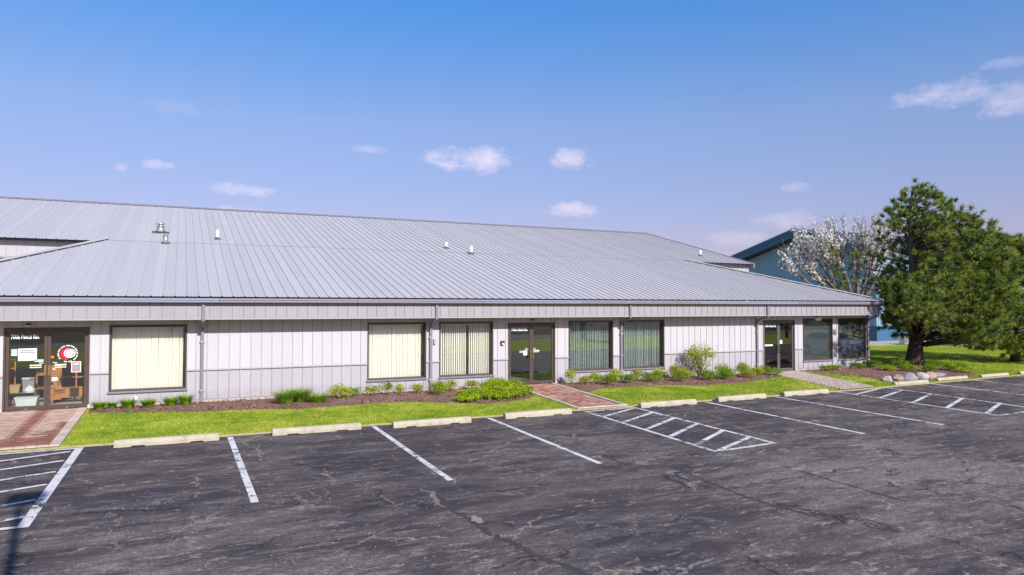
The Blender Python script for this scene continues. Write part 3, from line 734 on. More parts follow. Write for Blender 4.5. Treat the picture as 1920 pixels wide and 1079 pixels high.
# soffit, fascia
part('soffit', boxme('soffit', LX, RX+.05, FY+.03, BW+.02, 2.50, 2.53, TRIM))
fas = MB(); fas.box(LX, RX+.03, FY+.012, FY+.06, 2.44, 3.02); fas.box(RX+.00, RX+.03, FY+.06, MY, 2.44, 3.02); fas.box(LX-.03, LX, FY+.012, MY, 2.44, 3.02)
fas_o = part('fascia', fas.me('fascia', DARK))
fm_ = None
k0 = -24
fx = [PITCHW*1.005*(k+.44) for k in range(-24, 97)]
fx = [LX] + [v for v in fx if LX+.05 < v < RX-.02] + [RX+.03]
for a, b in zip(fx[:-1], fx[1:]):
    part('fascia_panel', panel_me(b-a, .50, FASCIA, 'f', .014), fas_o, (a, FY, 2.485))
part('fascia_trim', boxme('fascia_trim', LX, RX+.035, FY-.026, FY+.011, 2.437, 2.482, TRIM))

# gutter in sections, each a bent profile
gp = [(.02, 2.93), (-.10, 2.93), (-.115, 2.955), (-.115, 2.985), (-.135, 3.01), (-.135, 3.055), (-.122, 3.055), (-.122, 3.0), (0.0, 2.95), (.02, 3.05)]
gcut = [LX-.05, -2.9, 1.0, 5.0, 9.3, 13.2, 18.6, 24.0, RX+.06]
for i, (a, b) in enumerate(zip(gcut[:-1], gcut[1:])):
    n = len(gp); V = [(a+.004, FY-.065+y, z) for y, z in gp] + [(b-.004, FY-.065+y, z) for y, z in gp]
    Fc = [(j, (j+1) % n, n+(j+1) % n, n+j) for j in range(n)] + [tuple(range(n)), tuple(range(n, 2*n))[::-1]]
    part('gutter', mesh('gutter', V, Fc, GUTTER2 if i in (1, 4, 6) else GUTTER))

# downspouts
def downspout(x, corner=False):
    b = MB(); w = .042
    b.box(x-w, x+w, FY-.07, FY-.028, 2.40, 2.935)
    y0, y1 = FY-.05, BW-.06
    V = []
    for (y, z) in ((y0-.022, 2.42), (y0+.022, 2.39), (y1-.03, 2.19), (y1+.03, 2.16)):
        pass
    for dx in (-w, w):
        V += [(x+dx, y0-.020, 2.405), (x+dx, y0+.022, 2.44), (x+dx, y1+.03, 2.24), (x+dx, y1-.03, 2.19)]
    b.add(V, [(0, 1, 2, 3), (4, 7, 6, 5), (0, 4, 5, 1), (1, 5, 6, 2), (2, 6, 7, 3), (3, 7, 4, 0)])
    b.box(x-w, x+w, BW-.09, BW-.03, .12, 2.215)
    b.add([(x-w, BW-.088, .14), (x+w, BW-.088, .14), (x+w, BW-.03, .13), (x-w, BW-.03, .13), (x-w, BW-.20, .03), (x+w, BW-.20, .03), (x+w, BW-.15, -.0), (x-w, BW-.15, -.0)],
          [(0, 1, 5, 4), (1, 2, 6, 5), (2, 3, 7, 6), (3, 0, 4, 7), (4, 5, 6, 7)])
    o = part('downspout', b.me('downspout', DOWN))
    for z in (.35, 1.78): part('bracket', boxme('bracket', x-.065, x+.065, BW-.095, BW-.022, z-.02, z+.02, TRIM), o)
for x in (.585, 7.66, 15.378, 22.345, RX-.05): downspout(x)

# ------------------------------------------------------------------ roof
rang = math.atan(SL); sec = math.sqrt(1+SL*SL)
deck = MB()
dz = -.03
def rp(x, y, d=dz): return (x, y, rz_(y)+d)
deck.add([rp(LX, EY), rp(RX, EY), rp(HRX, MY), rp(HLX, MY)], [(0, 1, 2, 3)])
deck.add([rp(-30, MY-.25), rp(RX, MY-.25), rp(RX, RY), rp(-30, RY)], [(0, 1, 2, 3)])
deck.add([(LX, EY, EZ+dz), (HLX, MY, rz_(MY)+dz), (LX, MY, EZ+dz)], [(0, 1, 2)])
deck.add([(RX, EY, EZ+dz), (RX, MY, EZ+dz), (HRX, MY, rz_(MY)+dz)], [(0, 1, 2)])
roof_o = part('roof', deck.me('roof', DARK))
back = MB(); back.add([(-30, RY, rz_(RY)), (RX, RY, rz_(RY)), (RX, 2*RY-MY+.25, rz_(MY-.25)), (-30, 2*RY-MY+.25, rz_(MY-.25))], [(0, 1, 2, 3)])
back.add([(LX, EY, EZ-.01), (HLX, MY, rz_(MY)-.01), (LX, MY, EZ-.01)], [(0, 1, 2)]); back.add([(RX, EY, EZ-.01), (RX, MY, EZ-.01), (HRX, MY, rz_(MY)-.01)], [(0, 1, 2)])
part('rear_roof', back.me('rear_roof', ROOF))
def roof_panel(a, b, ylo, yhi_f, key=None, rib=.023):
    w = b-a; k = ('roof', key, round(w, 3))
    if key is None or k not in PMESH:
        g = .0025
        prof = [(g, -.026), (g, rib), (.026, rib), (.046, 0), (.118, 0), (.126, .004), (.140, .004), (.148, 0), (.2, 0), (.208, .004), (.222, .004), (.230, 0), (w-g, 0), (w-g, -.026)]
        prof = [p for p in prof if p[0] <= w]
        n = len(prof)
        V = [(x, 0, z) for x, z in prof] + [(x, max(.001, (yhi_f(a+x)-ylo))*sec, z) for x, z in prof]
        Fc = [(i+1, i, n+i, n+i+1)[::-1] for i in range(n-1)]
        Fc = [(i, i+1, n+i+1, n+i)[::-1] for i in range(n-1)]
        me = mesh('roof_panel', V, Fc, ROOF)
        if key is None: return me
        PMESH[k] = me
    return PMESH[k]
rx = [PITCHW*1.001*(k+.47) for k in range(-46, 98)]
hipL = lambda x: EY+(x-LX)/(HLX-LX)*(MY-EY)
hipR = lambda x: EY+(RX-x)/(RX-HRX)*(MY-EY)
def top_lower(x): return min(MY, hipL(x), hipR(x))
lowx = [LX] + [v for v in rx if LX+.06 < v < RX-.06] + [RX]
for a, b in zip(lowx[:-1], lowx[1:]):
    full = top_lower(a) >= MY-1e-6 and top_lower(b) >= MY-1e-6
    me = roof_panel(a, b, EY, top_lower, 'low' if full else None)
    part('roof_panel', me, roof_o, (a, EY, EZ), (rang, 0, 0))
upx = [v for v in rx if -13 < v < RX-.06] + [RX]
for a, b in zip(upx[:-1], upx[1:]):
    over = HLX-.3 < a and b < HRX+.3
    y0 = MY-.05 if over else MY-.25
    me = roof_panel(a, b, y0, lambda x: RY, 'upA' if over else 'upB')
    part('roof_panel', me, roof_o, (a, y0, rz_(y0)+.008), (rang, 0, 0))
# lap line, ridge cap, hip caps, rake trim
lap = MB(); lap.add([rp(HLX, MY-.045, .040), rp(HRX, MY-.045, .040), rp(HRX, MY-.02, .042), rp(HLX, MY-.02, .042), rp(HLX, MY-.045, .0), rp(HRX, MY-.045, .0)], [(0, 1, 2, 3), (4, 5, 1, 0)])
rc = MB(); rc.add([rp(-30, RY-.16, .035), rp(RX+.03, RY-.16, .035), rp(RX+.03, RY, .085), rp(-30, RY, .085), (-30, RY+.16, rz_(RY)-.02), (RX+.03, RY+.16, rz_(RY)-.02)], [(0, 1, 2, 3), (3, 2, 5, 4)])
part('ridge_cap', rc.me('ridge_cap', DOWN))
def hip_cap(x0, x1, sgn):
    b = MB(); a = Vector((x0, EY, EZ)); c = Vector((x1, MY, rz_(MY))); d = (c-a).normalized(); side = Vector((d.y, -d.x, 0)).normalized()*sgn
    def off(p, s, h): return p+side*s+Vector((0, 0, h))
    V = []
    for p in (a, c+d*.12): V += [off(p, -.04, .036), off(p, -.04, .062), off(p, .05, .085), off(p, .24, .055), off(p, .24, -.10)]
    b.add(V, [(i, i+1, 5+i+1, 5+i) for i in range(4)] + [(0, 1, 2, 3, 4), (9, 8, 7, 6, 5)]); o = part('hip_cap', b.me('hip_cap', ROOF))
    e = MB(); V = []
    for p in (a, c): V += [off(p, -.055, -.02), off(p, -.055, .034), off(p, .0, .034), off(p, .0, -.02)]
    e.add(V, [(0, 1, 5, 4), (1, 2, 6, 5), (2, 3, 7, 6), (3, 0, 4, 7), (0, 3, 2, 1), (4, 5, 6, 7)]); part('hip_lip_shadow', e.me('hip_lip_shadow', DARK), o)  # dark strip standing in for the shadow line below the cap's front lip
hip_cap(LX, HLX, -1); hip_cap(RX, HRX, 1)
rk = MB()
V = [rp(RX, MY-.26, .05), rp(RX+.06, MY-.26, .05), rp(RX+.06, RY, .05), rp(RX, RY, .05), rp(RX, MY-.26, -.20), rp(RX+.06, MY-.26, -.20), rp(RX+.06, RY, -.2), rp(RX, RY, -.2)]
rk.add(V, [(0, 1, 2, 3), (4, 7, 6, 5), (0, 4, 5, 1), (1, 5, 6, 2), (0, 3, 7, 4)]); part('rake_trim', rk.me('rake_trim', TRIM))
# rear (main) building walls showing above the front wing
rw = MB(); rw.box(-30, RX-.05, MY+.10, MY+.30, 0, rz_(MY)-.05)
gxe = RX-.10
rw.add([(gxe, MY+.1, 0), (gxe, 2*RY-MY, 0), (gxe, 2*RY-MY, rz_(MY)-.06), (gxe, RY, rz_(RY)-.06), (gxe, MY+.1, rz_(MY)-.06)], [(0, 1, 2, 3, 4)])
rw_o = part('rear_wall', rw.me('rear_wall', WALL_LOW))
for x in [PITCHW*(k+.4) for k in range(-38, -6)] + [PITCHW*(k+.4) for k in range(81, 96)]:
    part('wall_panel', panel_me(min(PITCHW, RX-.05-x), .62, WALL_LOW, 'r'), rw_o, (x, MY+.08, rz_(MY)-.70))
part('eave_flashing', boxme('eave_flashing', -30, HLX-.1, MY-.22, MY+.06, rz_(MY)-.12, rz_(MY)-.085, DARK))
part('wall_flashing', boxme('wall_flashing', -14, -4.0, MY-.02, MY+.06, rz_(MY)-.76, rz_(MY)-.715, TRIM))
part('dark_wall_strip', boxme('dark_wall_strip', -14, -4.6, MY+.0, MY+.09, rz_(MY)-1.05, rz_(MY)-.78, DARK))  # plain dark strip set along the rear wall under the flashing

# roof vents
def pipe(x, y, r, h, tilt=0):
    z = rz_(y); b = MB(); b.lathe([(r, -.05), (r, h), (r*.86, h), (r*.86, h-.03)], 14)
    o = part('vent_pipe', b.me('vent_pipe', PVC, True), bld, (x, y, z))
    c = MB(); c.lathe([(r*2.6, -.03), (r*2.5, .02), (r*1.25, .07), (r*1.05, .11)], 14); part('pipe_boot', c.me('pipe_boot', BOOT, True), o, (x, y, z), (rang, 0, 0))
pipe(1.33, 31.06, .055, .40); pipe(11.29, 31.03, .06, .30); pipe(12.06, 29.8, .055, .38); pipe(27.1, 31.73, .06, .34)
b = MB(); b.lathe([(.085, -.05), (.085, .34), (.07, .34), (.07, .28)], 18); o = part('flue_pipe', b.me('flue_pipe', GALV, True), bld, (-.56, 29.75, rz_(29.75)))
c = MB(); c.box(-.15, .15, -.11, .11, -.02, .04); part('curb', c.me('curb', BOOT), o, (-.56, 29.75, rz_(29.75)), (rang, 0, 0))
b = MB(); b.lathe([(.185, .0), (.125, .21), (.115, .21), (.115, .25), (.09, .25), (.09, .29), (.11, .29), (.11, .30)], 20); b.lathe([(.15, .215), (.16, .225), (.16, .245), (.14, .25)], 20); b.lathe([(.15, .30), (.17, .31), (.17, .345), (.15, .355)], 20)
o = part('exhaust_vent', b.me('exhaust_vent', GALV, True), bld, (-.79, 32.05, rz_(32.05)+.05))
c = MB(); c.box(-.32, .32, -.16, .16, -.03, .05); part('curb', c.me('curb', BOOT), o, (-.79, 32.05, rz_(32.05)), (rang, 0, 0))

# ------------------------------------------------------------------ windows
def ring(b, x0, x1, z0, z1, t, y0, y1, m=0, bottom=None):
    tb = t if bottom is None else bottom
    b.box(x0, x0+t, y0, y1, z0, z1, m); b.box(x1-t, x1, y0, y1, z0, z1, m); b.box(x0+t, x1-t, y0, y1, z1-t, z1, m); b.box(x0+t, x1-t, y0, y1, z0, z0+tb, m)
def slat_me(h, wd=.09):
    k = ('slat', round(h, 3), wd)
    if k not in PMESH:
        b = MB(); n = 3; t = .0025
        P = [(-wd/2+wd*i/n, -.006*math.sin(math.pi*i/n)) for i in range(n+1)]
        V = [(x, y, 0) for x, y in P] + [(x, y+t, 0) for x, y in reversed(P)]; m = len(V)
        V += [(x, y, h) for x, y, _ in V]
        b.add(V, [(i, (i+1) % m, m+(i+1) % m, m+i) for i in range(m)] + [tuple(range(m))[::-1], tuple(range(m, 2*m))])
        PMESH[k] = b
    return PMESH[k]
SLM = {}
def slats(parent, x0, x1, z0, z1, pitch, ang, mat, jit=.06, y=BW+.20, skip=()):
    key = (round(z1-z0, 3), mat.name)
    if key not in SLM: SLM[key] = slat_me(z1-z0).me('blind_slat', mat)
    n = int((x1-x0)/pitch)
    for i in range(n):
        x = x0+(i+.5)*pitch
        if any(a < x < c for a, c in skip): continue
        part('blind_slat', SLM[key], parent, (x, y+random.gauss(0, .002), z0), (random.gauss(0, .002), random.gauss(0, .0015), ang+random.gauss(0, jit)))
    part('blind_rail', boxme('blind_rail', x0-.02, x1+.02, y-.025, y+.025, z1+.002, z1+.05, WHITEP), parent)
def window(x0, x1, gm=GLASS, z0=.41, z1=2.285):
    b = MB(); ring(b, x0, x1, z0, z1, .042, BW-.03, BW+.15); ring(b, x0+.044, x1-.044, z0+.044, z1-.044, .016, BW+.075, BW+.115)
    o = part('window', b.me('window', BRONZE))
    s = MB(); s.add([(x0-.03, BW-.062, z0-.045), (x1+.03, BW-.062, z0-.045), (x1+.03, BW-.032, z0-.045), (x0-.03, BW-.032, z0-.045), (x0-.03, BW-.062, z0-.010), (x1+.03, BW-.062, z0-.010), (x1+.03, BW-.032, z0+.008), (x0-.03, BW-.032, z0+.008)],
                    [(0, 3, 2, 1), (4, 5, 6, 7), (0, 1, 5, 4), (1, 2, 6, 5), (0, 4, 7, 3), (2, 3, 7, 6)])
    s.box(x0-.03, x1+.03, BW-.030, BW+.01, z0-.045, z0-.002)
    part('sill', s.me('sill', DOWN), o)
    part('glass_pane', boxme('glass_pane', x0+.05, x1-.05, BW+.092, BW+.098, z0+.05, z1-.05, gm), o)
    return o, z0, z1
for i, (x0, x1) in enumerate(WINS):
    o, z0, z1 = window(x0, x1, GLASS if i < 3 else GLASS_FILM if i > 4 else GLASS_DK)
    if i in (0, 1): slats(o, x0+.03, x1-.03, z0+.02, z1-.10, .0925, R(8), CREAM_BLIND, .04)
    if i == 2: slats(o, x0+.03, x1-.03, z0+.02, z1-.10, .080, R(35), CREAM_BLIND, .07, skip=((9.05, 9.12),))
    if i == 3: slats(o, x0+.03, x1-.03, z0+.02, z1-.10, .078, R(36), GREEN_BLIND, .07)
    if i == 4: slats(o, x0+.03, x1-.03, z0+.02, z1-.10, .078, R(33), GREEN_BLIND, .06)
    if i == 5:
        slats(o, x0+.03, x0+.72, z0+.02, z1-.10, .08, R(22), GREEN_BLIND, .10)
        part('blind_stack', boxme('blind_stack', x0+.74, x0+.83, BW+.14, BW+.24, z0+.02, z1-.06, CREAM_BLIND), o)
# ------------------------------------------------------------------ entrance doors
def text_me(s, size, mat, smallcaps=True):
    """address lettering: capitals with small capitals after the first letter of a word"""
    cu = bpy.data.curves.new('lettering', 'FONT'); cu.body = s; cu.size = size; cu.small_caps_scale = .74; cu.offset = size*.03; cu.resolution_u = 2
    if smallcaps:
        for k, chr_ in enumerate(s):
            if chr_.islower(): cu.body_format[k].use_small_caps = True
    cu.materials.append(mat); cu.extrude = .0008
    tmp = bpy.data.objects.new('tmp', cu); COL.objects.link(tmp); dg = bpy.context.evaluated_depsgraph_get()
    me = bpy.data.meshes.new_from_object(tmp.evaluated_get(dg)); bpy.data.objects.remove(tmp); bpy.data.curves.remove(cu)
    me.name = 'lettering'
    if not me.materials: me.materials.append(mat)
    return me
def door(x0, x1, name_text, fmat, gm, pulls=True, hand='plate'):
    ft = .045; zt = 2.23; mid = (x0+x1)/2
    b = MB(); b.box(x0, x0+ft, BW-.02, BW+.12, .012, zt); b.box(x1-ft, x1, BW-.02, BW+.12, .012, zt); b.box(x0+ft, x1-ft, BW-.02, BW+.12, zt-.055, zt)
    b.box(x0-.01, x1+.01, BW-.06, BW+.16, -.03, .010)
    o = part('entrance_door', b.me('entrance_door', fmat))
    dy0, dy1 = BW+.030, BW+.075
    for (a, c) in ((x0+ft+.004, mid-.003), (mid+.003, x1-ft-.004)):
        l = MB(); st = .072; l.box(a, a+st, dy0, dy1, .02, zt-.06); l.box(c-st, c, dy0, dy1, .02, zt-.06); l.box(a+st, c-st, dy0, dy1, zt-.135, zt-.06); l.box(a+st, c-st, dy0, dy1, .02, .13)
        part('door_leaf', l.me('door_leaf', fmat), o)
        part('glass_pane', boxme('glass_pane', a+st, c-st, dy0+.018, dy0+.024, .13, zt-.135, gm), o)
        s = 1 if a > mid-.1 else -1; hx = mid+s*.045
        if hand == 'plate':
            h = MB(); h.box(hx-.026, hx+.026, dy0-.012, dy0-.002, .93, 1.21); h.box(hx-.018, hx+.018, dy0-.055, dy0-.045, .95, 1.19); h.box(hx-.012, hx+.012, dy0-.045, dy0-.012, .95, .97); h.box(hx-.012, hx+.012, dy0-.045, dy0-.012, 1.17, 1.19)
            part('pull_handle', h.me('pull_handle', BRASS), o)
        else:
            h = MB(); h.tube([(hx, dy0-.01, .82), (hx, dy0-.06, .84), (hx, dy0-.06, 1.12), (hx, dy0-.01, 1.14)], [.013]*4, 8); part('pull_handle', h.me('pull_handle', BLACKP), o)
        k = MB(); k.lathe([(.022, 0), (.022, .006), (.01, .006), (.01, .012)], 12); 
        if s > 0 or hand != 'plate': part('lock', k.me('lock', BRASS if hand == 'plate' else GALV, True), o, (hx, dy0-.001, .86), (R(90), 0, 0))
        part('door_bolt', boxme('door_bolt', (a+c)/2-.025, (a+c)/2+.025, dy0-.006, dy0-.001, .045, .06, GALV), o)
    cu = text_me(name_text, .160, VINYLW); t = part('lettering', cu, o, (x0+.150, BW+.040, 1.945), (R(90), 0, 0)); t.scale = (.66, 1, 1)
    for xx in (x0-.03, x1+.0): part('door_stop', boxme('door_stop', xx-.02, xx+.02, BW-.075, BW-.062, .02, .10, WHITEP), o)
    return o
dB = door(*DOORS[0], '700b Peace Rd.', BRONZE, GLASS)
dA = door(*DOORS[1], '700a Peace Rd.', BRONZE, GLASS_DK)
dH = door(*DOORS[2], '700h Peace Rd.', GREYFRAME, GLASS_DK, hand='bar')
GY = BW+.045
def sticker(parent, name, x0, x1, z0, z1, mat, y=0.0, mats=None, lines=0):
    b = MB(); b.box(x0, x1, GY-.0016-y, GY-.0006-y, z0, z1)
    o = part(name, b.me(name, mat), parent); return o
def bars(parent, name, rects, mat, y=.0020):
    if name == 'hours_decal' and len(rects) > 1:
        for r_ in rects: bars(parent, name, [r_], mat, y)
        return
    b = MB()
    for (a, c, z0, z1) in rects: b.box(a, c, GY-.0006-y, GY-.0000-y, z0, z1)
    return part(name, b.me(name, mat), parent)
sticker(dB, 'notice', -3.936, -3.513, 1.35, 1.682, PAPER)
rr = random.Random(3); rects = []
for (z, h, k) in ((1.622, .034, 9), (1.572, .034, 9)):
    x = -3.885
    for q in range(k): w = rr.uniform(.022, .034); rects.append((x, x+w*.8, z-h/2, z+h/2)); x += w+.009
for z in (1.51, 1.475, 1.44, 1.405): rects.append((-3.90, -3.55-rr.random()*.12, z, z+.007))
bars(dB, 'notice_print', rects, INK)
sticker(dB, 'flyer', -4.087, -3.953, 1.489, 1.669, PAPERB); bars(dB, 'flyer_print', [(-4.08, -3.96, 1.50, 1.545)], PAPER)
sticker(dB, 'poster', -2.714, -2.481, .997, 1.295, PAPER); bars(dB, 'poster_print', [(-2.694, -2.501, 1.017, 1.275)], PAPERR)
bars(dB, 'poster_heading', [(-2.655, -2.54, 1.235, 1.25), (-2.675, -2.52, 1.205, 1.222)], PAPER, .0032)
e = MB(); e.lathe([(.07, 0), (.07, .001)], 20); t = part('poster_emblem', e.me('poster_emblem', PAPERT), dB, (-2.60, GY-.004, 1.125), (R(90), 0, 0)); t.scale = (1, .62, 1)
e = MB(); e.lathe([(.04, 0), (.04, .001)], 16); part('orange_dot', e.me('orange_dot', ORANGE), dB, (-3.157, GY-.0015, 1.433), (R(90), 0, 0))
bars(dB, 'hours_decal', [(-3.67, -3.40, 1.20, 1.238), (-3.67, -3.40, 1.15, 1.175), (-3.10, -2.83, 1.195, 1.238), (-3.10, -2.83, 1.14, 1.165)], VINYLC, .001)
sticker(dB, 'card', -3.567, -3.359, 1.312, 1.377, PAPERB); sticker(dB, 'card', -3.159, -3.023, .786, .876, PAPER)
for x in (-3.46, -3.145):
    cu = text_me('PULL', .048, VINYLW, False); part('lettering', cu, dB, (x, GY-.0015, 1.262), (R(90), 0, 0))
bars(dB, 'tick_decal', [(-3.14, -3.11, 1.10, 1.125), (-3.115, -3.07, 1.09, 1.105)], VINYLW, .001)
# round logo decal: ring of word-like strokes, red crescent and white plate
lc = (-2.80, 1.515); e = MB()
def arc(b, r0, r1, a0, a1, y=0.001, sx=1.0, cx=lc[0], cz=lc[1], m=0):
    n = max(2, int(abs(a1-a0)/8)); V = []
    for i in range(n+1):
        t = R(a0+(a1-a0)*i/n)
        for r_ in (r0, r1): V.append((cx+r_*math.cos(t)*sx, GY-y, cz+r_*math.sin(t)))
    V2 = [(x, yy-.0008, z) for x, yy, z in V]; k = len(V); Fc = []
    for i in range(n): Fc.append((k+2*i, k+2*i+1, k+2*i+3, k+2*i+2)); Fc.append((2*i, 2*i+2, 2*i+3, 2*i+1))
    b.add(V+V2, Fc, m)
for a0, a1 in ((-52, -30), (-28, -5), (-2, 14), (16, 41), (46, 72), (76, 106), (110, 140), (143, 172), (175, 205), (207, 222), (248, 272), (276, 296)):
    k_ = a0
    while k_+4 <= a1: arc(e, .206, .240, k_, k_+4.2); k_ += 7
part('logo_wording', e.me('logo_wording', VINYLW), dB)
e = MB(); arc(e, .0, .175, 80, 275, .001, .95, lc[0]-.01, lc[1]+.0); part('logo_crescent', e.me('logo_crescent', VINYLR), dB)
e = MB(); arc(e, .0, .125, 0, 360, .003, 1.1, lc[0]+.045, lc[1]+.012); part('logo_plate', e.me('logo_plate', VINYLW), dB)
e = MB(); arc(e, .082, .100, 0, 360, .0045, 1.1, lc[0]+.045, lc[1]+.012)
for a in (75, 90, 105, 120, 195, 345): arc(e, .102, .120, a-4, a+4, .0045, 1.1, lc[0]+.045, lc[1]+.012)
part('logo_detail', e.me('logo_detail', INK), dB)
bars(dB, 'logo_letters', [(lc[0]+.005, lc[0]+.018, lc[1]-.01, lc[1]+.03), (lc[0]+.024, lc[0]+.037, lc[1]-.01, lc[1]+.03), (lc[0]+.052, lc[0]+.065, lc[1]-.01, lc[1]+.03), (lc[0]+.071, lc[0]+.084, lc[1]-.01, lc[1]+.03)], INK, .0045)
# door A stickers
bars(dA, 'hours_decal', [(11.05, 11.30, 1.20, 1.222), (11.05, 11.30, 1.16, 1.178), (11.60, 11.86, 1.205, 1.24), (11.60, 11.86, 1.165, 1.185)], VINYLC, .001)
sticker(dA, 'notice', 11.205, 11.365, 1.06, 1.235, PAPER, .002); bars(dA, 'notice_print', [(11.26, 11.30, 1.13, 1.16)], INK, .004)
part('key_box', boxme('key_box', 11.372, 11.425, BW-.02, BW+.028, .94, 1.24, BLACKP), dA)
for x in (11.28, 11.60): part('lettering', text_me('PULL', .055, VINYLW, False), dA, (x, GY-.0015, 1.27), (R(90), 0, 0))
bars(dH, 'door_decal', [(22.86, 23.34, 1.12, 1.18)], VINYLW, .001); sticker(dH, 'notice', 23.75, 23.90, 1.20, 1.36, PAPER)
# small fixtures on the wall
def fixture(x, z, w=.05):
    o = part('wall_light', boxme('wall_light', x-w, x+w, BW-.13, BW-.02, z-.005, z+.045, BLACKP)); part('lamp_lens', boxme('lamp_lens', x-w*.75, x+w*.75, BW-.136, BW-.05, z-.035, z-.006, WHITEP), o)
fixture(-3.70, 2.315); 
o = part('wall_light', boxme('wall_light', 25.80, 26.13, BW-.14, BW-.03, 2.24, 2.33, WHITEP)); part('lamp_lens', boxme('lamp_lens', 25.84, 26.09, BW-.146, BW-.06, 2.205, 2.239, PAPER), o)
fixture(11.55, 2.32, .04)
o = part('alarm_box', boxme('alarm_box', 10.27, 10.41, BW-.075, BW-.02, 1.47, 1.61, REDP)); part('alarm_strobe', boxme('alarm_strobe', 10.30, 10.38, BW-.095, BW-.076, 1.475, 1.52, PAPER), o)
for x in (-1.118, 14.0): part('outlet_box', boxme('outlet_box', x-.035, x+.035, BW-.06, BW-.0, .15, .26, WHITEP))
part('junction_box', boxme('junction_box', 7.76, 7.83, BW-.08, BW-.02, 1.55, 1.72, TRIM))
# interior shell
it = MB(); it.box(LX+.2, RX-.2, BW+.165, 28.5, -.02, .012); part('interior_floor', it.me('interior_floor', CARPET))
it = MB(); it.box(LX+.2, RX-.2, 28.5, 28.6, 0, 2.6)
for x in (-5.3, 4.6, 10.2, 12.9, 20.5, 24.85): it.box(x, x+.1, BW+.17, 28.49, .014, 2.59)
part('interior_wall', it.me('interior_wall', INTW)); part('ceiling', boxme('ceiling', LX, RX, BW+.165, 28.5, 2.60, 2.66, PAPER))
obj('door_mat', boxme('door_mat', 10.75, 12.4, BW+.35, BW+1.5, .013, .025, MAT_), None, label='dark door mat inside the middle glass entrance', category='door mat')
# goods seen through the left entrance
s = thing('storage_shelf', 'low dark shelf behind the glass of the left entrance', 'shelf', (-4.0, 23.35, .012))
for (x0, x1, y0, y1, z0, z1, n_) in ((-.32, .42, -.2, .2, .40, .43, 'shelf_board'), (-.32, -.28, -.2, -.16, 0, .40, 'leg'), (.38, .42, -.2, -.16, 0, .40, 'leg'), (-.32, -.28, .16, .2, 0, .40, 'leg'), (.38, .42, .16, .2, 0, .40, 'leg')):
    obj(n_, boxme(n_, x0, x1, y0, y1, z0, z1, GREYFRAME), s)
def tub(name, label, cat, loc, w0, w1, d, h, mat, lid=None):
    t = thing(name, label, cat, loc); b = MB()
    V = [(-w0, -d, 0), (w0, -d, 0), (w0, d, 0), (-w0, d, 0), (-w1, -d*1.1, h), (w1, -d*1.1, h), (w1, d*1.1, h), (-w1, d*1.1, h)]
    b.add(V, [(3, 2, 1, 0), (0, 1, 5, 4), (1, 2, 6, 5), (2, 3, 7, 6), (3, 0, 4, 7), (4, 5, 6, 7)]); obj('body', b.me('body', mat), t)
    obj('rim', boxme('rim', -w1-.012, w1+.012, -d*1.1-.012, d*1.1+.012, h, h+.03, lid or mat), t); return t
tub('plastic_bin', 'pale translucent storage bin on the floor under the dark shelf', 'bin', (-3.78, 23.05, .012), .20, .26, .14, .30, TUBW)
tub('basket', 'small tan basket on the dark shelf behind the left door', 'basket', (-4.10, 23.3, .442), .10, .12, .09, .19, BASK)
tub('clear_box', 'grey clear plastic box on the dark shelf beside the basket', 'box', (-3.80, 23.42, .442), .13, .14, .10, .36, GALV, WHITEP)
bag = MB(); bag.lathe([(.02, 0), (.12, .01), (.14, .07), (.10, .14), (.04, .19), (.06, .22)], 9); obj('plastic_bag', bag.me('plastic_bag', PAPER), None, (-3.75, 23.2, .432), label='crumpled white plastic bag at the end of the dark shelf', category='bag')
r_ = thing('wooden_rack', 'orange wooden display frame behind the right leaf of left entrance', 'display rack', (-2.9, 24.0, .012))
for (x0, x1, y0, y1, z0, z1, n_) in ((-.55, -.20, -.02, .02, .10, 1.10, 'panel'), (-.55, .55, -.03, .03, .16, .46, 'panel'), (.14, .18, -.03, .01, .46, 1.0, 'post'), (.46, .50, -.03, .01, .46, 1.25, 'post'), (-.2, .55, -.028, .008, .72, .76, 'rail'), (-.55, -.5, -.03, .03, 0, .16, 'leg'), (.5, .55, -.03, .03, 0, .16, 'leg')):
    obj(n_, boxme(n_, x0, x1, y0, y1, z0, z1, WOOD), r_)
r_ = thing('wooden_easel', 'tall thin orange wooden frame behind the left leaf of left entrance', 'easel', (-4.22, 23.7, .012))
for (x0, x1, z0, z1, n_) in ((-.09, -.06, 0, 1.5, 'post'), (.03, .06, 0, 1.5, 'post'), (-.06, .03, 1.05, 1.08, 'rail'), (-.06, .03, 1.3, 1.33, 'rail')): obj(n_, boxme(n_, x0, x1, -.015, .015, z0, z1, WOOD), r_)
r_ = thing('wooden_chair', 'orange wooden chair frame behind the clear box', 'chair', (-3.55, 24.2, .012))
for (x0, x1, y0, y1, z0, z1, n_) in ((-.24, .24, -.22, .22, .42, .46, 'seat'), (-.24, -.2, .18, .22, .46, 1.0, 'back_post'), (.2, .24, .18, .22, .46, 1.0, 'back_post'), (-.2, .2, .19, .21, .78, .98, 'backrest'), (-.24, -.2, -.22, -.18, 0, .42, 'leg'), (.2, .24, -.22, -.18, 0, .42, 'leg'), (-.24, -.2, .18, .22, 0, .42, 'leg'), (.2, .24, .18, .22, 0, .42, 'leg')):
    obj(n_, boxme(n_, x0, x1, y0, y1, z0, z1, WOOD), r_)

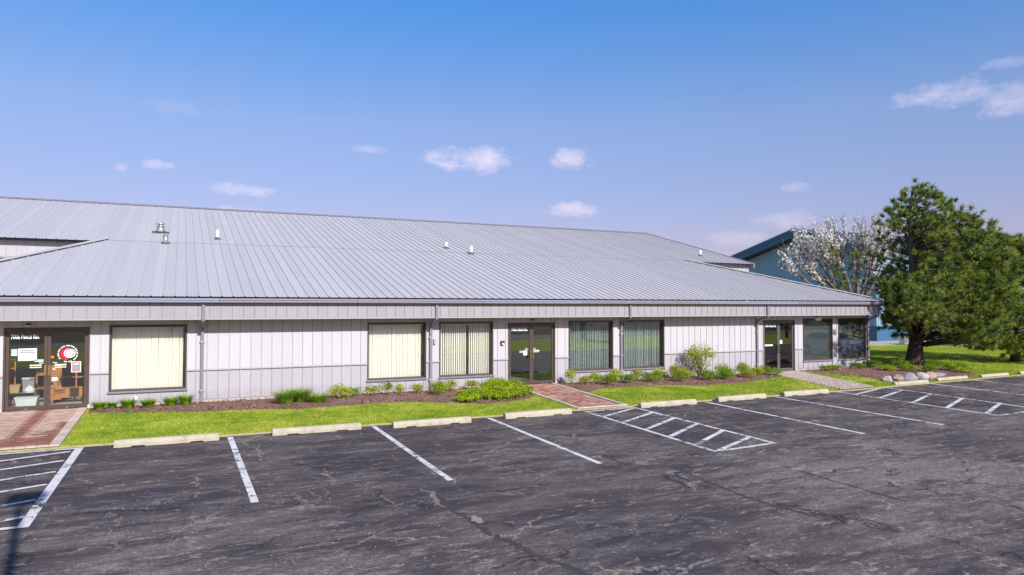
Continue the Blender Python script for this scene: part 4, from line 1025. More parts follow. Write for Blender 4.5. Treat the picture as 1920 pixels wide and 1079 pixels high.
# ------------------------------------------------------------------ wheel stops
def stop_me():
    L = 1.045; prof0 = [(-.10, 0), (-.098, .07), (-.075, .125), (-.04, .15), (.04, .15), (.075, .125), (.098, .07), (.10, 0)]
    xs_ = [-L, -L+.02, -.72, -.70, -.46, -.44, .44, .46, .70, .72, L-.02, L]; V = []; n = len(prof0); Fc = []
    for i, x in enumerate(xs_):
        k = .90 if i in (0, len(xs_)-1) else 1
        lift = .022 if i in (3, 4, 7, 8) else 0
        for (y, z) in prof0: V.append((x, y*k, (max(z, lift))*(k if z > .05 else 1)))
    for i in range(len(xs_)-1):
        for j in range(n): Fc.append((i*n+j, i*n+(j+1) % n, (i+1)*n+(j+1) % n, (i+1)*n+j))
    Fc += [tuple(range(n))[::-1], tuple(range((len(xs_)-1)*n, len(xs_)*n))]
    return mesh('wheel_stop', V, Fc, STOP)
sm = stop_me()
STOPS = [(-.22, 17.30, -.01, 'cream concrete wheel stop before the left lawn, nearest the pink brick walkway'),
         (3.02, 17.33, 0, 'cream concrete wheel stop before the fountain grasses, right of the first stall line'),
         (5.87, 17.14, 0, 'cream concrete wheel stop with a small yellow weed stain, below the small shrub row'),
         (9.0, 17.27, .02, 'cream concrete wheel stop left of the red brick walkway, before the ground cover mound'),
         (13.53, 17.36, -.01, 'cream concrete wheel stop just right of the red brick walkway and hatched aisle'),
         (16.57, 17.46, .03, 'cream concrete wheel stop before the tall yellow-green bush'),
         (19.53, 17.52, -.01, 'cream concrete wheel stop just left of the tan paver walkway'),
         (25.70, 17.98, .04, 'cream concrete wheel stop in front of the boulder row, beside the far hatched aisle'),
         (28.66, 18.26, .05, 'cream concrete wheel stop below the pine trunk, past the boulders'),
         (31.67, 18.34, .05, 'cream concrete wheel stop before the open side lawn, second from the photo edge'),
         (34.75, 18.5, .05, 'cream concrete wheel stop cut off by the right edge of the photo')]
for i, (x, y, a, lab) in enumerate(STOPS):
    o = obj('wheel_stop', sm, None, (x, y, lot_z(y)+.002), (0, 0, a), label=lab, category='wheel stop', group='concrete wheel stops along the lawn edge')

# ------------------------------------------------------------------ plants
def blades(n, r, h, lean, w, seed, seg=2, droop=.5):
    """arching strap leaves from a small base: returns quads (n*seg,4,3)"""
    rg = np.random.default_rng(seed); out = []
    for i in range(n):
        a = rg.random()*6.283; rb = r*.35*math.sqrt(rg.random()); bx, by = rb*math.cos(a), rb*math.sin(a)
        a2 = a+rg.normal(0, .6); L = h*rg.uniform(.65, 1.1); out_r = r*rg.uniform(.4, 1.0)*lean
        ww = w*rg.uniform(.7, 1.3); sx, sy = -math.sin(a2)*ww, math.cos(a2)*ww; pts = []
        for k in range(seg+1):
            t = k/seg; z = L*(t-droop*t*t*rg.uniform(.6, 1.0)); q = out_r*(t**1.4)
            f = (1-t)**.6 if k < seg else .08
            pts.append((np.array([bx+q*math.cos(a2)-sx*f, by+q*math.sin(a2)-sy*f, z]), np.array([bx+q*math.cos(a2)+sx*f, by+q*math.sin(a2)+sy*f, z])))
        for k in range(seg): out.append([pts[k][0], pts[k][1], pts[k+1][1], pts[k+1][0]])
    return np.array(out)
def leaf_cloud(n, rx, ry, h, size, seed, lumps=6, base=.0):
    """leaf quads over several lumps filling a low mound"""
    rg = np.random.default_rng(seed); out = []
    C = []
    for i in range(lumps):
        a = rg.random()*6.283; k = math.sqrt(rg.random())*.6
        C.append((rx*k*math.cos(a), ry*k*math.sin(a), base+h*rg.uniform(.30, .62), rg.uniform(.42, .65)))
    for i in range(n):
        cx, cy, cz, s = C[rg.integers(lumps)]
        d = rg.normal(size=3); d /= np.linalg.norm(d); d[2] = abs(d[2])*1.0 if rg.random() < .8 else d[2]
        rr_ = rg.uniform(.55, 1.08)
        p = np.array([cx+d[0]*rx*s*rr_, cy+d[1]*ry*s*rr_, max(.01, cz+d[2]*h*.5*rr_)])
        nrm = d+rg.normal(0, .55, 3); nrm /= np.linalg.norm(nrm)
        t = np.cross(nrm, rg.normal(size=3)); t /= np.linalg.norm(t); bt = np.cross(nrm, t); L = size*rg.uniform(.6, 1.3)
        out.append([p-t*L*.5, p-bt*L*.27, p+t*L*.5+nrm*L*.12, p+bt*L*.27])
    return np.array(out)
def twigs(n, r, h, seed, rad=.006):
    rg = np.random.default_rng(seed); b = MB()
    for i in range(n):
        a = rg.random()*6.283; q = r*rg.uniform(.3, .8)
        b.tube([(0.01*math.cos(a), .01*math.sin(a), 0), (q*.4*math.cos(a), q*.4*math.sin(a), h*.45), (q*math.cos(a), q*math.sin(a), h*rg.uniform(.7, .95))], [rad, rad*.7, rad*.35], 4)
    return b
VAR = {}
def shrub(kind, x, y, r, h, label, seed, cat='shrub', group=None, ry=None):
    z = bed_z(x, y)-.01
    o = thing({'lily': 'grass_clump', 'orn': 'ornamental_grass'}.get(kind, 'shrub'), label, {'lily': 'grass clump', 'orn': 'ornamental grass'}.get(kind, cat), (x, y, z), None, group)
    ry = ry or r
    if kind == 'lily': obj('leaves', tri_mesh('leaves', blades(330, r*1.25, h*1.45, 1.0, .008, seed, 3, .55), DAYLILY, 4), o)
    elif kind == 'orn': obj('leaves', tri_mesh('leaves', blades(640, r*1.25, h*1.5, 1.0, .0065, seed, 3, .55), ORNGRASS, 4), o)
    else:
        m, size = {'y': (LEAF_Y, .055), 'g': (LEAF_G, .055), 'd': (LEAF_D, .05), 'r': (LEAF_R, .05)}[kind]
        obj('leaves', tri_mesh('leaves', leaf_cloud(int(620*max(.6, min(2.4, (r/.3)**2))), r, ry, h, size, seed, 9), m, 4), o)
        obj('stems', twigs(9, r, h*.8, seed).me('stems', TWIG), o)
    return o
G1 = 'daylily clumps along the wall by the left entrance'
SH = [
 ('lily', -1.98, 22.12, .20, .27, 'small green grass clump at the corner of the pink brick walkway', G1),
 ('lily', -1.68, 22.15, .15, .20, 'low thin grass clump second from the left entrance', G1),
 ('lily', -1.28, 22.02, .24, .30, 'rounded green grass clump under the left edge of the first window', G1),
 ('lily', -.79, 21.95, .23, .28, 'rounded green grass clump under the middle of the first window', G1),
 ('lily', -.22, 22.0, .26, .31, 'broad green grass clump left of the first downspout', G1),
 ('lily', .16, 22.12, .24, .33, 'green grass clump touching the first downspout foot', G1),
 ('orn', 2.80, 21.25, .40, .44, 'tall arching fountain grass, left of the clump trio in mulch', 'fountain grasses before the blank wall'),
 ('orn', 3.22, 21.50, .40, .46, 'tall arching fountain grass in the middle of the trio', 'fountain grasses before the blank wall'),
 ('lily', 3.68, 21.20, .40, .32, 'lower dark green clump at the right end of the fountain grasses', 'fountain grasses before the blank wall'),
 ('y', 4.42, 21.60, .34, .38, 'broad yellow-green shrub right of the fountain grasses', None),
 ('d', 4.95, 21.90, .20, .27, 'small dark green shrub between the broad yellow shrub and second window', None),
 ('r', 5.45, 21.80, .22, .30, 'small olive shrub with spiky top under left edge of second window', None),
 ('d', 5.95, 21.80, .21, .38, 'upright dark green shrub with twiggy tips under the second window', None),
 ('y', 6.46, 21.90, .19, .28, 'small round bright green shrub under the middle of second window', None),
 ('g', 6.98, 21.90, .23, .28, 'low rounded green shrub under right edge of second window', None),
 ('g', 7.52, 21.35, .34, .38, 'large leafy green shrub in front of the second downspout', None),
 ('r', 8.12, 21.9, .20, .36, 'slim yellow green shrub behind the mound, right of second downspout', None),
 ('r', 8.95, 22.05, .26, .30, 'dark olive shrub against the wall behind the ground cover mound', None),
 ('g', 9.85, 22.1, .28, .32, 'bright green shrub against the wall behind the mound, near the middle door', None),
 ('y', 12.85, 22.0, .24, .52, 'upright light green plant right of the middle entrance', None),
 ('r', 13.25, 21.75, .26, .30, 'low bronze green shrub under left edge of the striped dark window', None),
 ('g', 13.75, 21.75, .28, .38, 'rounded green shrub under the white wall outlet', None),
 ('d', 14.0, 21.35, .34, .34, 'deep green mound at the lawn edge under the first dark window', None),
 ('y', 14.72, 22.05, .28, .44, 'light green shrub left of the third downspout', None),
 ('d', 14.98, 21.50, .32, .32, 'deep green mound before the third downspout', None),
 ('r', 15.68, 22.0, .25, .42, 'reddish yellow shrub right of the third downspout', None),
 ('d', 16.05, 21.62, .38, .34, 'broad deep green mound under the second dark window', None),
 ('y', 16.80, 22.0, .26, .40, 'yellow green shrub under right part of second dark window', None),
 ('r', 17.45, 22.0, .32, .46, 'bronze tipped shrub left of the bush shadow', None),
 ('d', 17.15, 21.20, .32, .34, 'deep green mound at the lawn edge left of the tall bush', None),
 ('y', 17.95, 21.85, .28, .36, 'yellow shrub just below the bush shadow on the wall', None),
 ('d', 18.45, 21.15, .36, .38, 'deep green mound in front of the tall yellow-green bush', None),
 ('g', 19.62, 21.75, .30, .48, 'upright green shrub right of the tall bush', None),
 ('d', 19.30, 21.15, .36, .36, 'deep green mound right of and before the tall bush', None),
 ('g', 20.75, 21.70, .34, .46, 'green shrub in front of the wall left of the fourth downspout', None),
 ('r', 20.55, 21.20, .28, .28, 'small bronze shrub at the lawn edge before the blank right wall', None),
 ('y', 21.35, 21.65, .30, .34, 'yellow green shrub beside the clipped dark mound', None),
 ('d', 22.0, 21.75, .40, .34, 'clipped dark green mound at the corner of the tan paver walkway', None),
 ('d', 22.45, 21.60, .26, .30, 'small clipped dark mound touching the tan paver walkway', None),
 ('d', 25.75, 21.95, .34, .22, 'low dark green cushion under the left of the two right windows', None),
 ('d', 26.45, 22.05, .36, .24, 'low dark green cushion between the two right windows', None),
 ('d', 27.9, 22.1, .38, .26, 'low green cushion under the last window', None),
 ('d', 29.15, 22.2, .42, .34, 'green cushion at the building corner by the downspout elbow', None),
 ('g', 28.55, 21.1, .45, .26, 'pale low ground plant in mulch left of the pine bed', None),
 ('g', 29.3, 20.5, .45, .30, 'pale green cushion behind the pink boulder', None),
 ('d', 30.2, 21.4, .50, .34, 'green cushion between the corner and the pine trunk', None),
 ('d', 30.1, 20.2, .45, .34, 'green cushion behind the grey boulder', None),
 ('d', 31.1, 20.6, .45, .40, 'leafy green cushion in front of the pine trunk', None),
 ('g', 31.6, 20.1, .45, .38, 'leafy green cushion right of the pine trunk foot', None),
 ('d', 32.3, 20.2, .40, .30, 'low dark cushion at the shaded right end of pine bed', None),
 ('g', 31.3, 19.4, .38, .24, 'small green cushion above the gap between wheel stops', None),
 ('d', 30.9, 22.3, .40, .30, 'shaded green cushion behind the pine trunk foot', None),
]
for i, (k, x, y, r, h, lab, g) in enumerate(SH):
    q = 1.22 if 4 < x < 24 else 1.0
    shrub(k, x, y, r*q, h*(1+(q-1)*.5), lab, 500+i, group=g)
# big perennial mass left of the middle entrance: one spread nobody could count
def mound(cells, seed):
    out = []
    for i, (x, y, r, ry, h) in enumerate(cells):
        q = leaf_cloud(int(2600*r*ry/.36), r, ry, h, .075, seed+i, 12); q[:, :, 0] += x; q[:, :, 1] += y; q[:, :, 2] = q[:, :, 2]*.82+gz(x, y)+.03; out.append(q)
    return np.vstack(out)
obj('perennial_mass', tri_mesh('perennial_mass', mound([(8.05, 20.0, .55, .45, .26), (8.75, 20.4, .65, .6, .36), (9.45, 20.6, .7, .75, .42), (9.95, 21.15, .6, .75, .46), (9.15, 19.95, .65, .42, .30), (10.25, 20.75, .35, .4, .34), (9.8, 20.3, .5, .4, .32), (8.2, 20.5, .45, .45, .30), (9.6, 21.5, .6, .5, .42)], 900), LEAF_G, 4), kind='stuff', label='spreading leafy green perennials massed left of the middle entrance', category='ground cover')

# tall yellow-green bush with bare fan of stems
bush = thing('deciduous_bush', 'tall vase shaped yellow-green bush with pale bare stems before the wall', 'bush', (18.75, 22.05, bed_z(18.75, 22.05)))
bush.scale = (.86, .86, .86)
b = MB(); rg = np.random.default_rng(11); tips = []
for i in range(26):
    a = rg.random()*6.283; sp = rg.uniform(.25, .85); top = rg.uniform(.85, 1.55)*(1.15-.35*sp)
    p0 = Vector((.05*math.cos(a), .05*math.sin(a), 0)); p1 = Vector((sp*.45*math.cos(a), sp*.40*math.sin(a), top*.5)); p2 = Vector((sp*math.cos(a), sp*.7*math.sin(a), top))
    b.tube([p0, p1, p2], [.016, .011, .004], 5)
    for k in range(5):
        t = rg.uniform(.35, 1); q = p1.lerp(p2, t) if t > .5 else p0.lerp(p1, t*2); d = Vector(rg.normal(0, 1, 3))*.16; d.z = abs(d.z)
        b.tube([q, q+d], [.006, .002], 4); tips.append(q+d)
    tips.append(p2)
obj('stems', b.me('stems', TWIG), bush)
L = []
for t in tips:
    for k in range(9 if t.z > .55 or t.x > .1 else 4):
        p = np.array(t)+rg.normal(0, .07, 3); n_ = rg.normal(size=3); n_ /= np.linalg.norm(n_); u = np.cross(n_, rg.normal(size=3)); u /= np.linalg.norm(u); w = np.cross(n_, u); s_ = rg.uniform(.03, .055)
        L.append([p-u*s_, p-w*s_*.5, p+u*s_, p+w*s_*.5])
obj('leaves', tri_mesh('leaves', np.array(L), LEAF_Y, 4), bush)

# boulders
def boulder(x, y, rx, ry, rz, mat, label, seed):
    bm = bmesh.new(); bmesh.ops.create_icosphere(bm, subdivisions=3, radius=1); rg = np.random.default_rng(seed)
    planes = [(Vector(rg.normal(size=3)).normalized(), rg.uniform(.62, .85)) for _ in range(9)]
    for v in bm.verts:
        for n_, d in planes:
            e_ = v.co.dot(n_)-d
            if e_ > 0: v.co -= n_*e_*.85
        v.co += Vector(rg.normal(0, .012, 3))
        v.co = Vector((v.co.x*rx, v.co.y*ry, v.co.z*rz+rz*.45))
    me = bpy.data.meshes.new('boulder'); bm.to_mesh(me); bm.free(); me.materials.append(mat)
    o = obj('boulder', me, None, (x, y, bed_z(x, y)-.03), None, label=label, category='boulder', group='boulders edging the pine bed')
BO = [(25.42, 18.72, .26, .22, .20, 0, 'small white boulder at the left end of the row'), (26.0, 18.72, .36, .27, .22, 1, 'pinkish boulder second from the white one'), (26.62, 18.66, .38, .28, .25, 2, 'large grey boulder in the middle of the row'),
      (27.05, 18.95, .34, .25, .20, 3, 'buff boulder tucked behind the large grey one'), (27.45, 18.72, .36, .28, .25, 0, 'pale upright boulder right of the buff one'), (28.05, 18.78, .34, .26, .25, 1, 'orange pink boulder beside the second right wheel stop'), (28.9, 18.98, .55, .26, .16, 2, 'long flat grey boulder at the right end of the row')]
for i, (x, y, a, c, d, m, lab) in enumerate(BO): boulder(x, y, a*.92, c*.92, d*.80, STONES[m], lab, 70+i)

# ------------------------------------------------------------------ trees
CR = np.array([math.cos(YAW), -math.sin(YAW), 0]); CD = np.array([math.sin(YAW), math.cos(YAW), 0])
def pine(name, label, loc, puffs, trunk_pts, trunk_r, seed, needles=30, tufts=26, limbs=True, nl=.15):
    t = thing(name, label, 'tree', loc); rg = np.random.default_rng(seed)
    b = MB(); b.tube(trunk_pts, trunk_r, 12); obj('trunk', b.me('trunk', BARK_P, True), t)
    TP = [Vector(p) for p in trunk_pts]
    def trunk_at(z):
        for a, c in zip(TP[:-1], TP[1:]):
            if a.z <= z <= c.z: return a.lerp(c, (z-a.z)/(c.z-a.z+1e-6))
        return TP[-1]
    lb = MB(); Ps = []
    for (p, r) in puffs:
        p = Vector(p); zb = max(.9, p.z-.25*math.hypot(p.x, p.y)-.1); s = trunk_at(min(zb, TP[-1].z*.97)); m = s.lerp(p, .55)+Vector((0, 0, -.08))
        d = (p-s).length; lb.tube([s, m, p], [.018+.010*d, .010+.005*d, .006], 5)
        T = tufts*max(.45, (r/.5)**1.8)
        for k in range(int(T)):
            dd = rg.normal(size=3); dd /= np.linalg.norm(dd); q = np.array(p)+dd*r*np.array([1, 1, .8])*rg.uniform(.55, 1.05)
            ax = dd*.75+np.array([0, 0, .50])+np.array(p-s)/max(d, .3)*.35+rg.normal(0, .2, 3); ax /= np.linalg.norm(ax)
            N = needles; v = rg.normal(size=(N, 3)); v /= np.linalg.norm(v, axis=1)[:, None]
            v = ax*.75+v*.95; v /= np.linalg.norm(v, axis=1)[:, None]
            L_ = rg.uniform(.6, 1.15, N)*nl*rg.uniform(.8, 1.2); st = q+ax*rg.uniform(-.09, .09, N)[:, None]
            sd = np.cross(v, rg.normal(size=(N, 3))); sd /= np.linalg.norm(sd, axis=1)[:, None]; sd *= .0125
            Ps.append(np.stack([st-sd, st+sd, st+v*L_[:, None]], 1))
    obj('limbs', lb.me('limbs', BARK_P, True), t)
    obj('crown', tri_mesh('crown', np.vstack(Ps), NEEDLE), t); return t
rg = np.random.default_rng(21)
zs = [.9, 1.6, 2.2, 3.8, 5.3, 6.6, 7.4, 8.2, 8.75]
Lx = [-.3, -.9, -1.3, -1.75, -1.5, -1.25, -1.1, -.35, -.05]
Rx = [2.6, 3.4, 3.7, 4.0, 3.9, 3.5, 2.5, 1.35, .35]
puffs = []
tries = 0
while len(puffs) < 330 and tries < 40000:
    tries += 1
    z = rg.uniform(1.35, 8.7); l, r_ = np.interp(z, zs, Lx), np.interp(z, zs, Rx); c, hw = (l+r_)/2, (r_-l)/2
    a = rg.random()*6.283; k = rg.uniform(.25, 1)**.45
    dep = np.interp(z, zs, [1.6, 2.2, 2.5, 2.7, 2.5, 2.0, 1.5, .9, .2])
    u = c+hw*k*math.cos(a); w = -.5*(1-z/9)+dep*k*math.sin(a)
    if u < -.15 and z > 4.4 and (rg.random() < .85 or w < -.8 or (w > .5 and z > 5.4)): continue
    if u < .1 and 4.0 < z < 6.6 and w < .9: continue
    if abs(u) < .9 and z < 1.9 and w < .6: continue
    rad = rg.uniform(.40, .68)*(1 if z < 7.5 else .72)
    p = CR*u+CD*w; P_ = np.array([p[0], p[1], z])
    if any(np.linalg.norm(P_-np.array(q))*1.0 < .46 for q, _ in puffs): continue
    puffs.append((tuple(P_), rad))
for (u, w, z, r_) in ((.22, 0, 8.75, .38), (-.12, .1, 8.35, .36), (.55, 0, 8.3, .42), (-.95, .2, 7.75, .40), (-1.35, .3, 7.1, .38), (-.55, 0, 6.9, .36), (-1.2, .5, 6.4, .40), (-.75, .8, 5.9, .42), (-1.4, .8, 5.5, .42),
                   (-2.1, 1.2, 5.2, .40), (-2.6, 1.8, 4.75, .50), (-2.9, 1.9, 5.25, .42), (-2.75, 1.9, 5.9, .36), (-2.5, 1.6, 4.1, .48), (-2.9, 1.8, 3.6, .42), (-2.2, 1.4, 3.4, .45), (-1.3, -.6, 3.75, .5), (-.9, -.9, 4.05, .46),
                   (-1.55, -.4, 3.1, .5), (-1.5, -.7, 2.5, .48), (-.8, -1.2, 2.9, .5), (-1.3, .4, 2.0, .45), (-.9, -.5, 1.6, .42)):
    p = CR*u+CD*w; puffs.append(((p[0], p[1], z), r_))
for (X_, Y_, z, r_) in ((29.3, 20.2, 3.6, .45), (29.1, 19.6, 4.0, .45), (29.6, 19.3, 4.6, .45), (29.9, 20.0, 4.4, .5), (29.0, 19.0, 3.3, .42), (28.7, 19.5, 2.8, .42), (29.3, 19.0, 2.5, .42), (30.2, 19.4, 3.9, .5), (29.8, 19.9, 2.9, .48), (30.4, 20.2, 3.3, .5), (30.6, 19.8, 2.4, .45), (28.9, 20.3, 2.3, .4), (28.1, 19.5, 3.1, .42), (27.7, 19.2, 3.5, .38), (28.4, 18.9, 2.6, .42), (27.8, 19.8, 2.6, .40), (28.6, 19.9, 3.4, .45), (28.3, 19.3, 3.8, .40), (28.9, 19.2, 2.0, .38), (30.1, 20.6, 5.0, .45)):
    puffs.append(((X_-32.35, Y_-22.4, z), r_))
pt = [(0, 0, -.25), (.02, .0, 0), (.05, .02, .5), (.13, .0, 1.1), (.06, 0, 2.2), (-.02, .02, 3.6), (-.04, .0, 5.0), (-.10, .03, 6.4), (-.10, .05, 7.6), (.08, .02, 8.7)]
pine('pine_tree', 'large dark green pine with leaning dark trunk at the building corner', (32.35, 22.4, -.01), puffs, pt, [.56, .47, .37, .31, .25, .20, .155, .115, .075, .03], 31, 78, 7.5, nl=.25)
puffs2 = []
rg = np.random.default_rng(22)
while len(puffs2) < 230:
    z = rg.uniform(.7, 6.3); rr_ = np.interp(z, [.8, 2, 3.5, 5.2, 6.4], [2.3, 3.1, 2.9, 1.4, .25]); a = rg.random()*6.283; k = rg.uniform(.3, 1)**.45
    puffs2.append(((rr_*k*math.cos(a), rr_*k*math.sin(a), z), rg.uniform(.38, .62)))
puffs2 += [((-.9, -1.0, .75), .55), ((-.2, -1.3, .8), .55), ((.6, -1.1, .75), .55), ((-1.4, -.5, .8), .5), ((-.5, -1.5, 1.2), .5), ((0, 0, 6.5), .34), ((-.25, .1, 6.15), .36), ((.3, 0, 6.0), .4)]
pine('pine_tree', 'second pine cut off by the right edge of the photo', (39.7, 21.9, -.02), puffs2, [(0, 0, -.2), (0, 0, 1), (.05, 0, 3), (0, 0, 5), (0, 0, 6.4)], [.26, .20, .15, .08, .03], 32, 70, 7.5, nl=.25)

# white flowering tree behind the roof
ft = thing('flowering_tree', 'half bare tree with white blossom behind the roof corner', 'tree', (43.0, 34.2, 0))
b = MB(); rg = np.random.default_rng(5); bl = []
b2 = MB()
def grow(p, d, L, r, depth, mb):
    q = p+d*L
    mid = p.lerp(q, .5)+Vector(rg.normal(0, .03*L, 3))
    mb.tube([p, mid, q], [r, r*.85, r*.7], 6 if depth < 2 else 4, cap=False)
    if depth >= 2:
        for k in range(5 if depth < 4 else 7):
            t = rg.random(); c = p.lerp(q, t)
            hgt = c.z
            if rg.random() < (.52 if (c.x < -.3 or hgt < 6.4) else .30): bl.append(c+Vector(rg.normal(0, .07, 3)))
    if depth >= 3:
        for k in range(2):
            c = p.lerp(q, rg.random()); e_ = c+(d*.6+Vector(rg.normal(0, .45, 3))+Vector((0, 0, .35))).normalized()*rg.uniform(.3, .7)
            mb.tube([c, e_], [.012, .004], 3, cap=False)
    if depth < 5:
        n = 3 if depth < 3 else 2
        for k in range(n):
            ax = Vector(rg.normal(0, 1, 3)).normalized(); nd = (d+ax*(.34 if depth < 3 else .42)+Vector((0, 0, .20))).normalized()
            grow(p.lerp(q, rg.uniform(.55, 1.0)), nd, L*rg.uniform(.6, .85), r*.62, depth+1, mb)
b.tube([(0, 0, -.2), (0, 0, 1.2), (.05, 0, 2.6)], [.30, .24, .21], 10)
for k, (u, w, up) in enumerate(((-.80, -.1, .50), (-.58, .1, .72), (-.4, -.35, 1.0), (-.22, .3, 1.1), (.05, -.1, 1.2), (.28, .3, 1.05), (.52, -.2, .9), (-.5, .5, .95), (.3, -.5, 1.1), (.45, .3, .95))):
    d = Vector(tuple(CR*u+CD*w+np.array([0, 0, up]))).normalized(); grow(Vector((.05, 0, 2.5)), d, 2.55+.3*rg.random(), .115, 1, b2)
obj('trunk', b.me('trunk', BARK_G, True), ft); obj('branches', b2.me('branches', BARK_G, True), ft)
L = []
for c in bl:
    for k in range(4):
        p = np.array(c)+rg.normal(0, .07, 3); n_ = rg.normal(size=3); n_ /= np.linalg.norm(n_); u = np.cross(n_, rg.normal(size=3)); u /= np.linalg.norm(u); w = np.cross(n_, u); s_ = rg.uniform(.045, .095)
        L.append([p-u*s_, p-w*s_*.8, p+u*s_, p+w*s_*.8])
obj('blossom', tri_mesh('blossom', np.array(L), BLOSSOM, 4), ft)

# ------------------------------------------------------------------ teal building behind
GX = 50.0; YN, YR, YF = 37.6, 46.0, 54.4; ZE, ZR = 7.75, 9.85; XE = 115
tb = thing('teal_building', 'teal metal gabled building with dark fascia behind the pine', 'building', (GX, YR, 0))
b = MB()
w0 = GX+1.0
b.add([(w0, YN+.9, -.2), (w0, YF-.9, -.2), (w0, YF-.9, ZE-.1), (w0, YR, ZR-.35), (w0, YN+.9, ZE-.1)], [(0, 1, 2, 3, 4)[::-1]])
b.add([(w0, YN+.9, -.2), (XE, YN+.9, -.2), (XE, YN+.9, ZE-.1), (w0, YN+.9, ZE-.1)], [(0, 1, 2, 3)])
b.add([(w0, YF-.9, -.2), (XE, YF-.9, -.2), (XE, YF-.9, ZE-.1), (w0, YF-.9, ZE-.1)], [(3, 2, 1, 0)])
tw = part('wall', b.me('wall', TEAL_WALL), tb)
rbm = MB(); y = YN+1.0
while y < YF-1.0:
    zt = ZE-.1+(ZR-.25-ZE)*(1-abs(y-YR)/(YR-YN-.9)); rbm.box(w0-.025, w0-.002, y, y+.05, 1.22, zt-.1); y += .3048
x = w0+.2
while x < 85: rbm.box(x, x+.05, YN+.875, YN+.898, 1.22, ZE-.2); x += .3048
o = part('wall_ribs', rbm.me('wall_ribs', TEAL_WALL), tw); o['kind'] = 'stuff'
part('wainscot', boxme('wainscot', w0-.05, w0-.004, YN+.85, YF-.9, -.1, 1.20, TEAL_DARK), tb)
part('wainscot', boxme('wainscot', w0-.004, XE, YN+.85, YN+.896, -.1, 1.20, TEAL_DARK), tb)
rs = MB(); rs.add([(GX, YN, ZE), (XE, YN, ZE), (XE, YR, ZR), (GX, YR, ZR)], [(0, 1, 2, 3)]); rs.add([(GX, YF, ZE), (GX, YR, ZR), (XE, YR, ZR), (XE, YF, ZE)], [(0, 1, 2, 3)])
rs.add([(GX+.05, YN+.05, ZE-.1), (XE, YN+.05, ZE-.1), (XE, YR, ZR-.1), (GX+.05, YR, ZR-.1)], [(3, 2, 1, 0)]); rs.add([(GX+.05, YF-.05, ZE-.1), (GX+.05, YR, ZR-.1), (XE, YR, ZR-.1), (XE, YF-.05, ZE-.1)], [(3, 2, 1, 0)])
to = part('roof', rs.me('roof', TEAL_ROOF), tb)
sb = MB(); x = GX+.3
sl2 = (ZR-ZE)/(YR-YN)
while x < 100: sb.add([(x, YN, ZE+.03), (x+.04, YN, ZE+.03), (x+.04, YR, ZR+.03), (x, YR, ZR+.03), (x, YN, ZE), (x, YR, ZR)], [(0, 1, 2, 3), (0, 3, 5, 4)]); x += .3048
o = part('roof_seams', sb.me('roof_seams', TEAL_ROOF), to); o['kind'] = 'stuff'
fb = MB(); fh = .78
for (ya, yb) in ((YN, YR), (YR, YF)):
    za, zb = (ZE, ZR) if ya == YN else (ZR, ZE)
    V = [(GX+.03, ya, za-.02), (GX+.03, yb, zb-.02), (GX+.03, yb, zb-fh), (GX+.03, ya, za-fh), (GX+.1, ya, za-.02), (GX+.1, yb, zb-.02), (GX+.1, yb, zb-fh), (GX+.1, ya, za-fh)]
    fb.add(V, [(0, 1, 2, 3), (4, 7, 6, 5), (3, 2, 6, 7), (0, 4, 5, 1)])
    fb.add([(GX+.03, ya, za-fh), (GX+.03, yb, zb-fh), (w0, yb, zb-fh), (w0, ya, za-fh)], [(0, 1, 2, 3)])
fo_ = part('fascia', fb.me('fascia', DARK), tb)
n = 56; dy = (YF-YN)/n
for i in range(n):
    y = YN+i*dy; ym = y+dy; f = lambda q: ZE+(ZR-ZE)*(1-abs(q-YR)/(YR-YN))
    V = [(0, .012, f(y+.012)-fh+.02), (0, dy-.012, f(ym-.012)-fh+.02), (0, dy-.012, f(ym-.012)-.04), (0, .012, f(y+.012)-.04)]
    V += [(.028, a, c) for _, a, c in V]
    part('fascia_panel', mesh('fascia_panel', V, [(0, 3, 2, 1), (0, 1, 5, 4), (2, 3, 7, 6), (1, 2, 6, 5), (3, 0, 4, 7)], TEAL_DARK), fo_, (GX, y, 0))
rt = MB()
for (ya, yb) in ((YN-.02, YR), (YR, YF+.02)):
    za, zb = (ZE, ZR) if ya < YR-1 else (ZR, ZE)
    rt.add([(GX-.04, ya, za-.05), (GX-.04, yb, zb-.05), (GX-.04, yb, zb+.05), (GX-.04, ya, za+.05), (GX+.12, ya, za+.05), (GX+.12, yb, zb+.05)], [(0, 1, 2, 3)[::-1], (3, 2, 5, 4)[::-1]])
part('rake_trim', rt.me('rake_trim', TEAL_WALL), tb)
part('ridge_plate', boxme('ridge_plate', GX-.06, GX-.045, YR-.28, YR+.28, ZR-.22, ZR+.08, WHITEP), tb)
part('gutter', boxme('gutter', GX, XE, YN-.14, YN-.01, ZE-.18, ZE-.02, TEAL_DARK), tb)
b = MB(); b.lathe([(.12, 0), (.14, .03), (.10, .10), (.04, .12)], 12); part('wall_lamp', b.me('wall_lamp', GALV), tb, (w0-.03, 47.6, 4.65), (0, R(-90), 0))
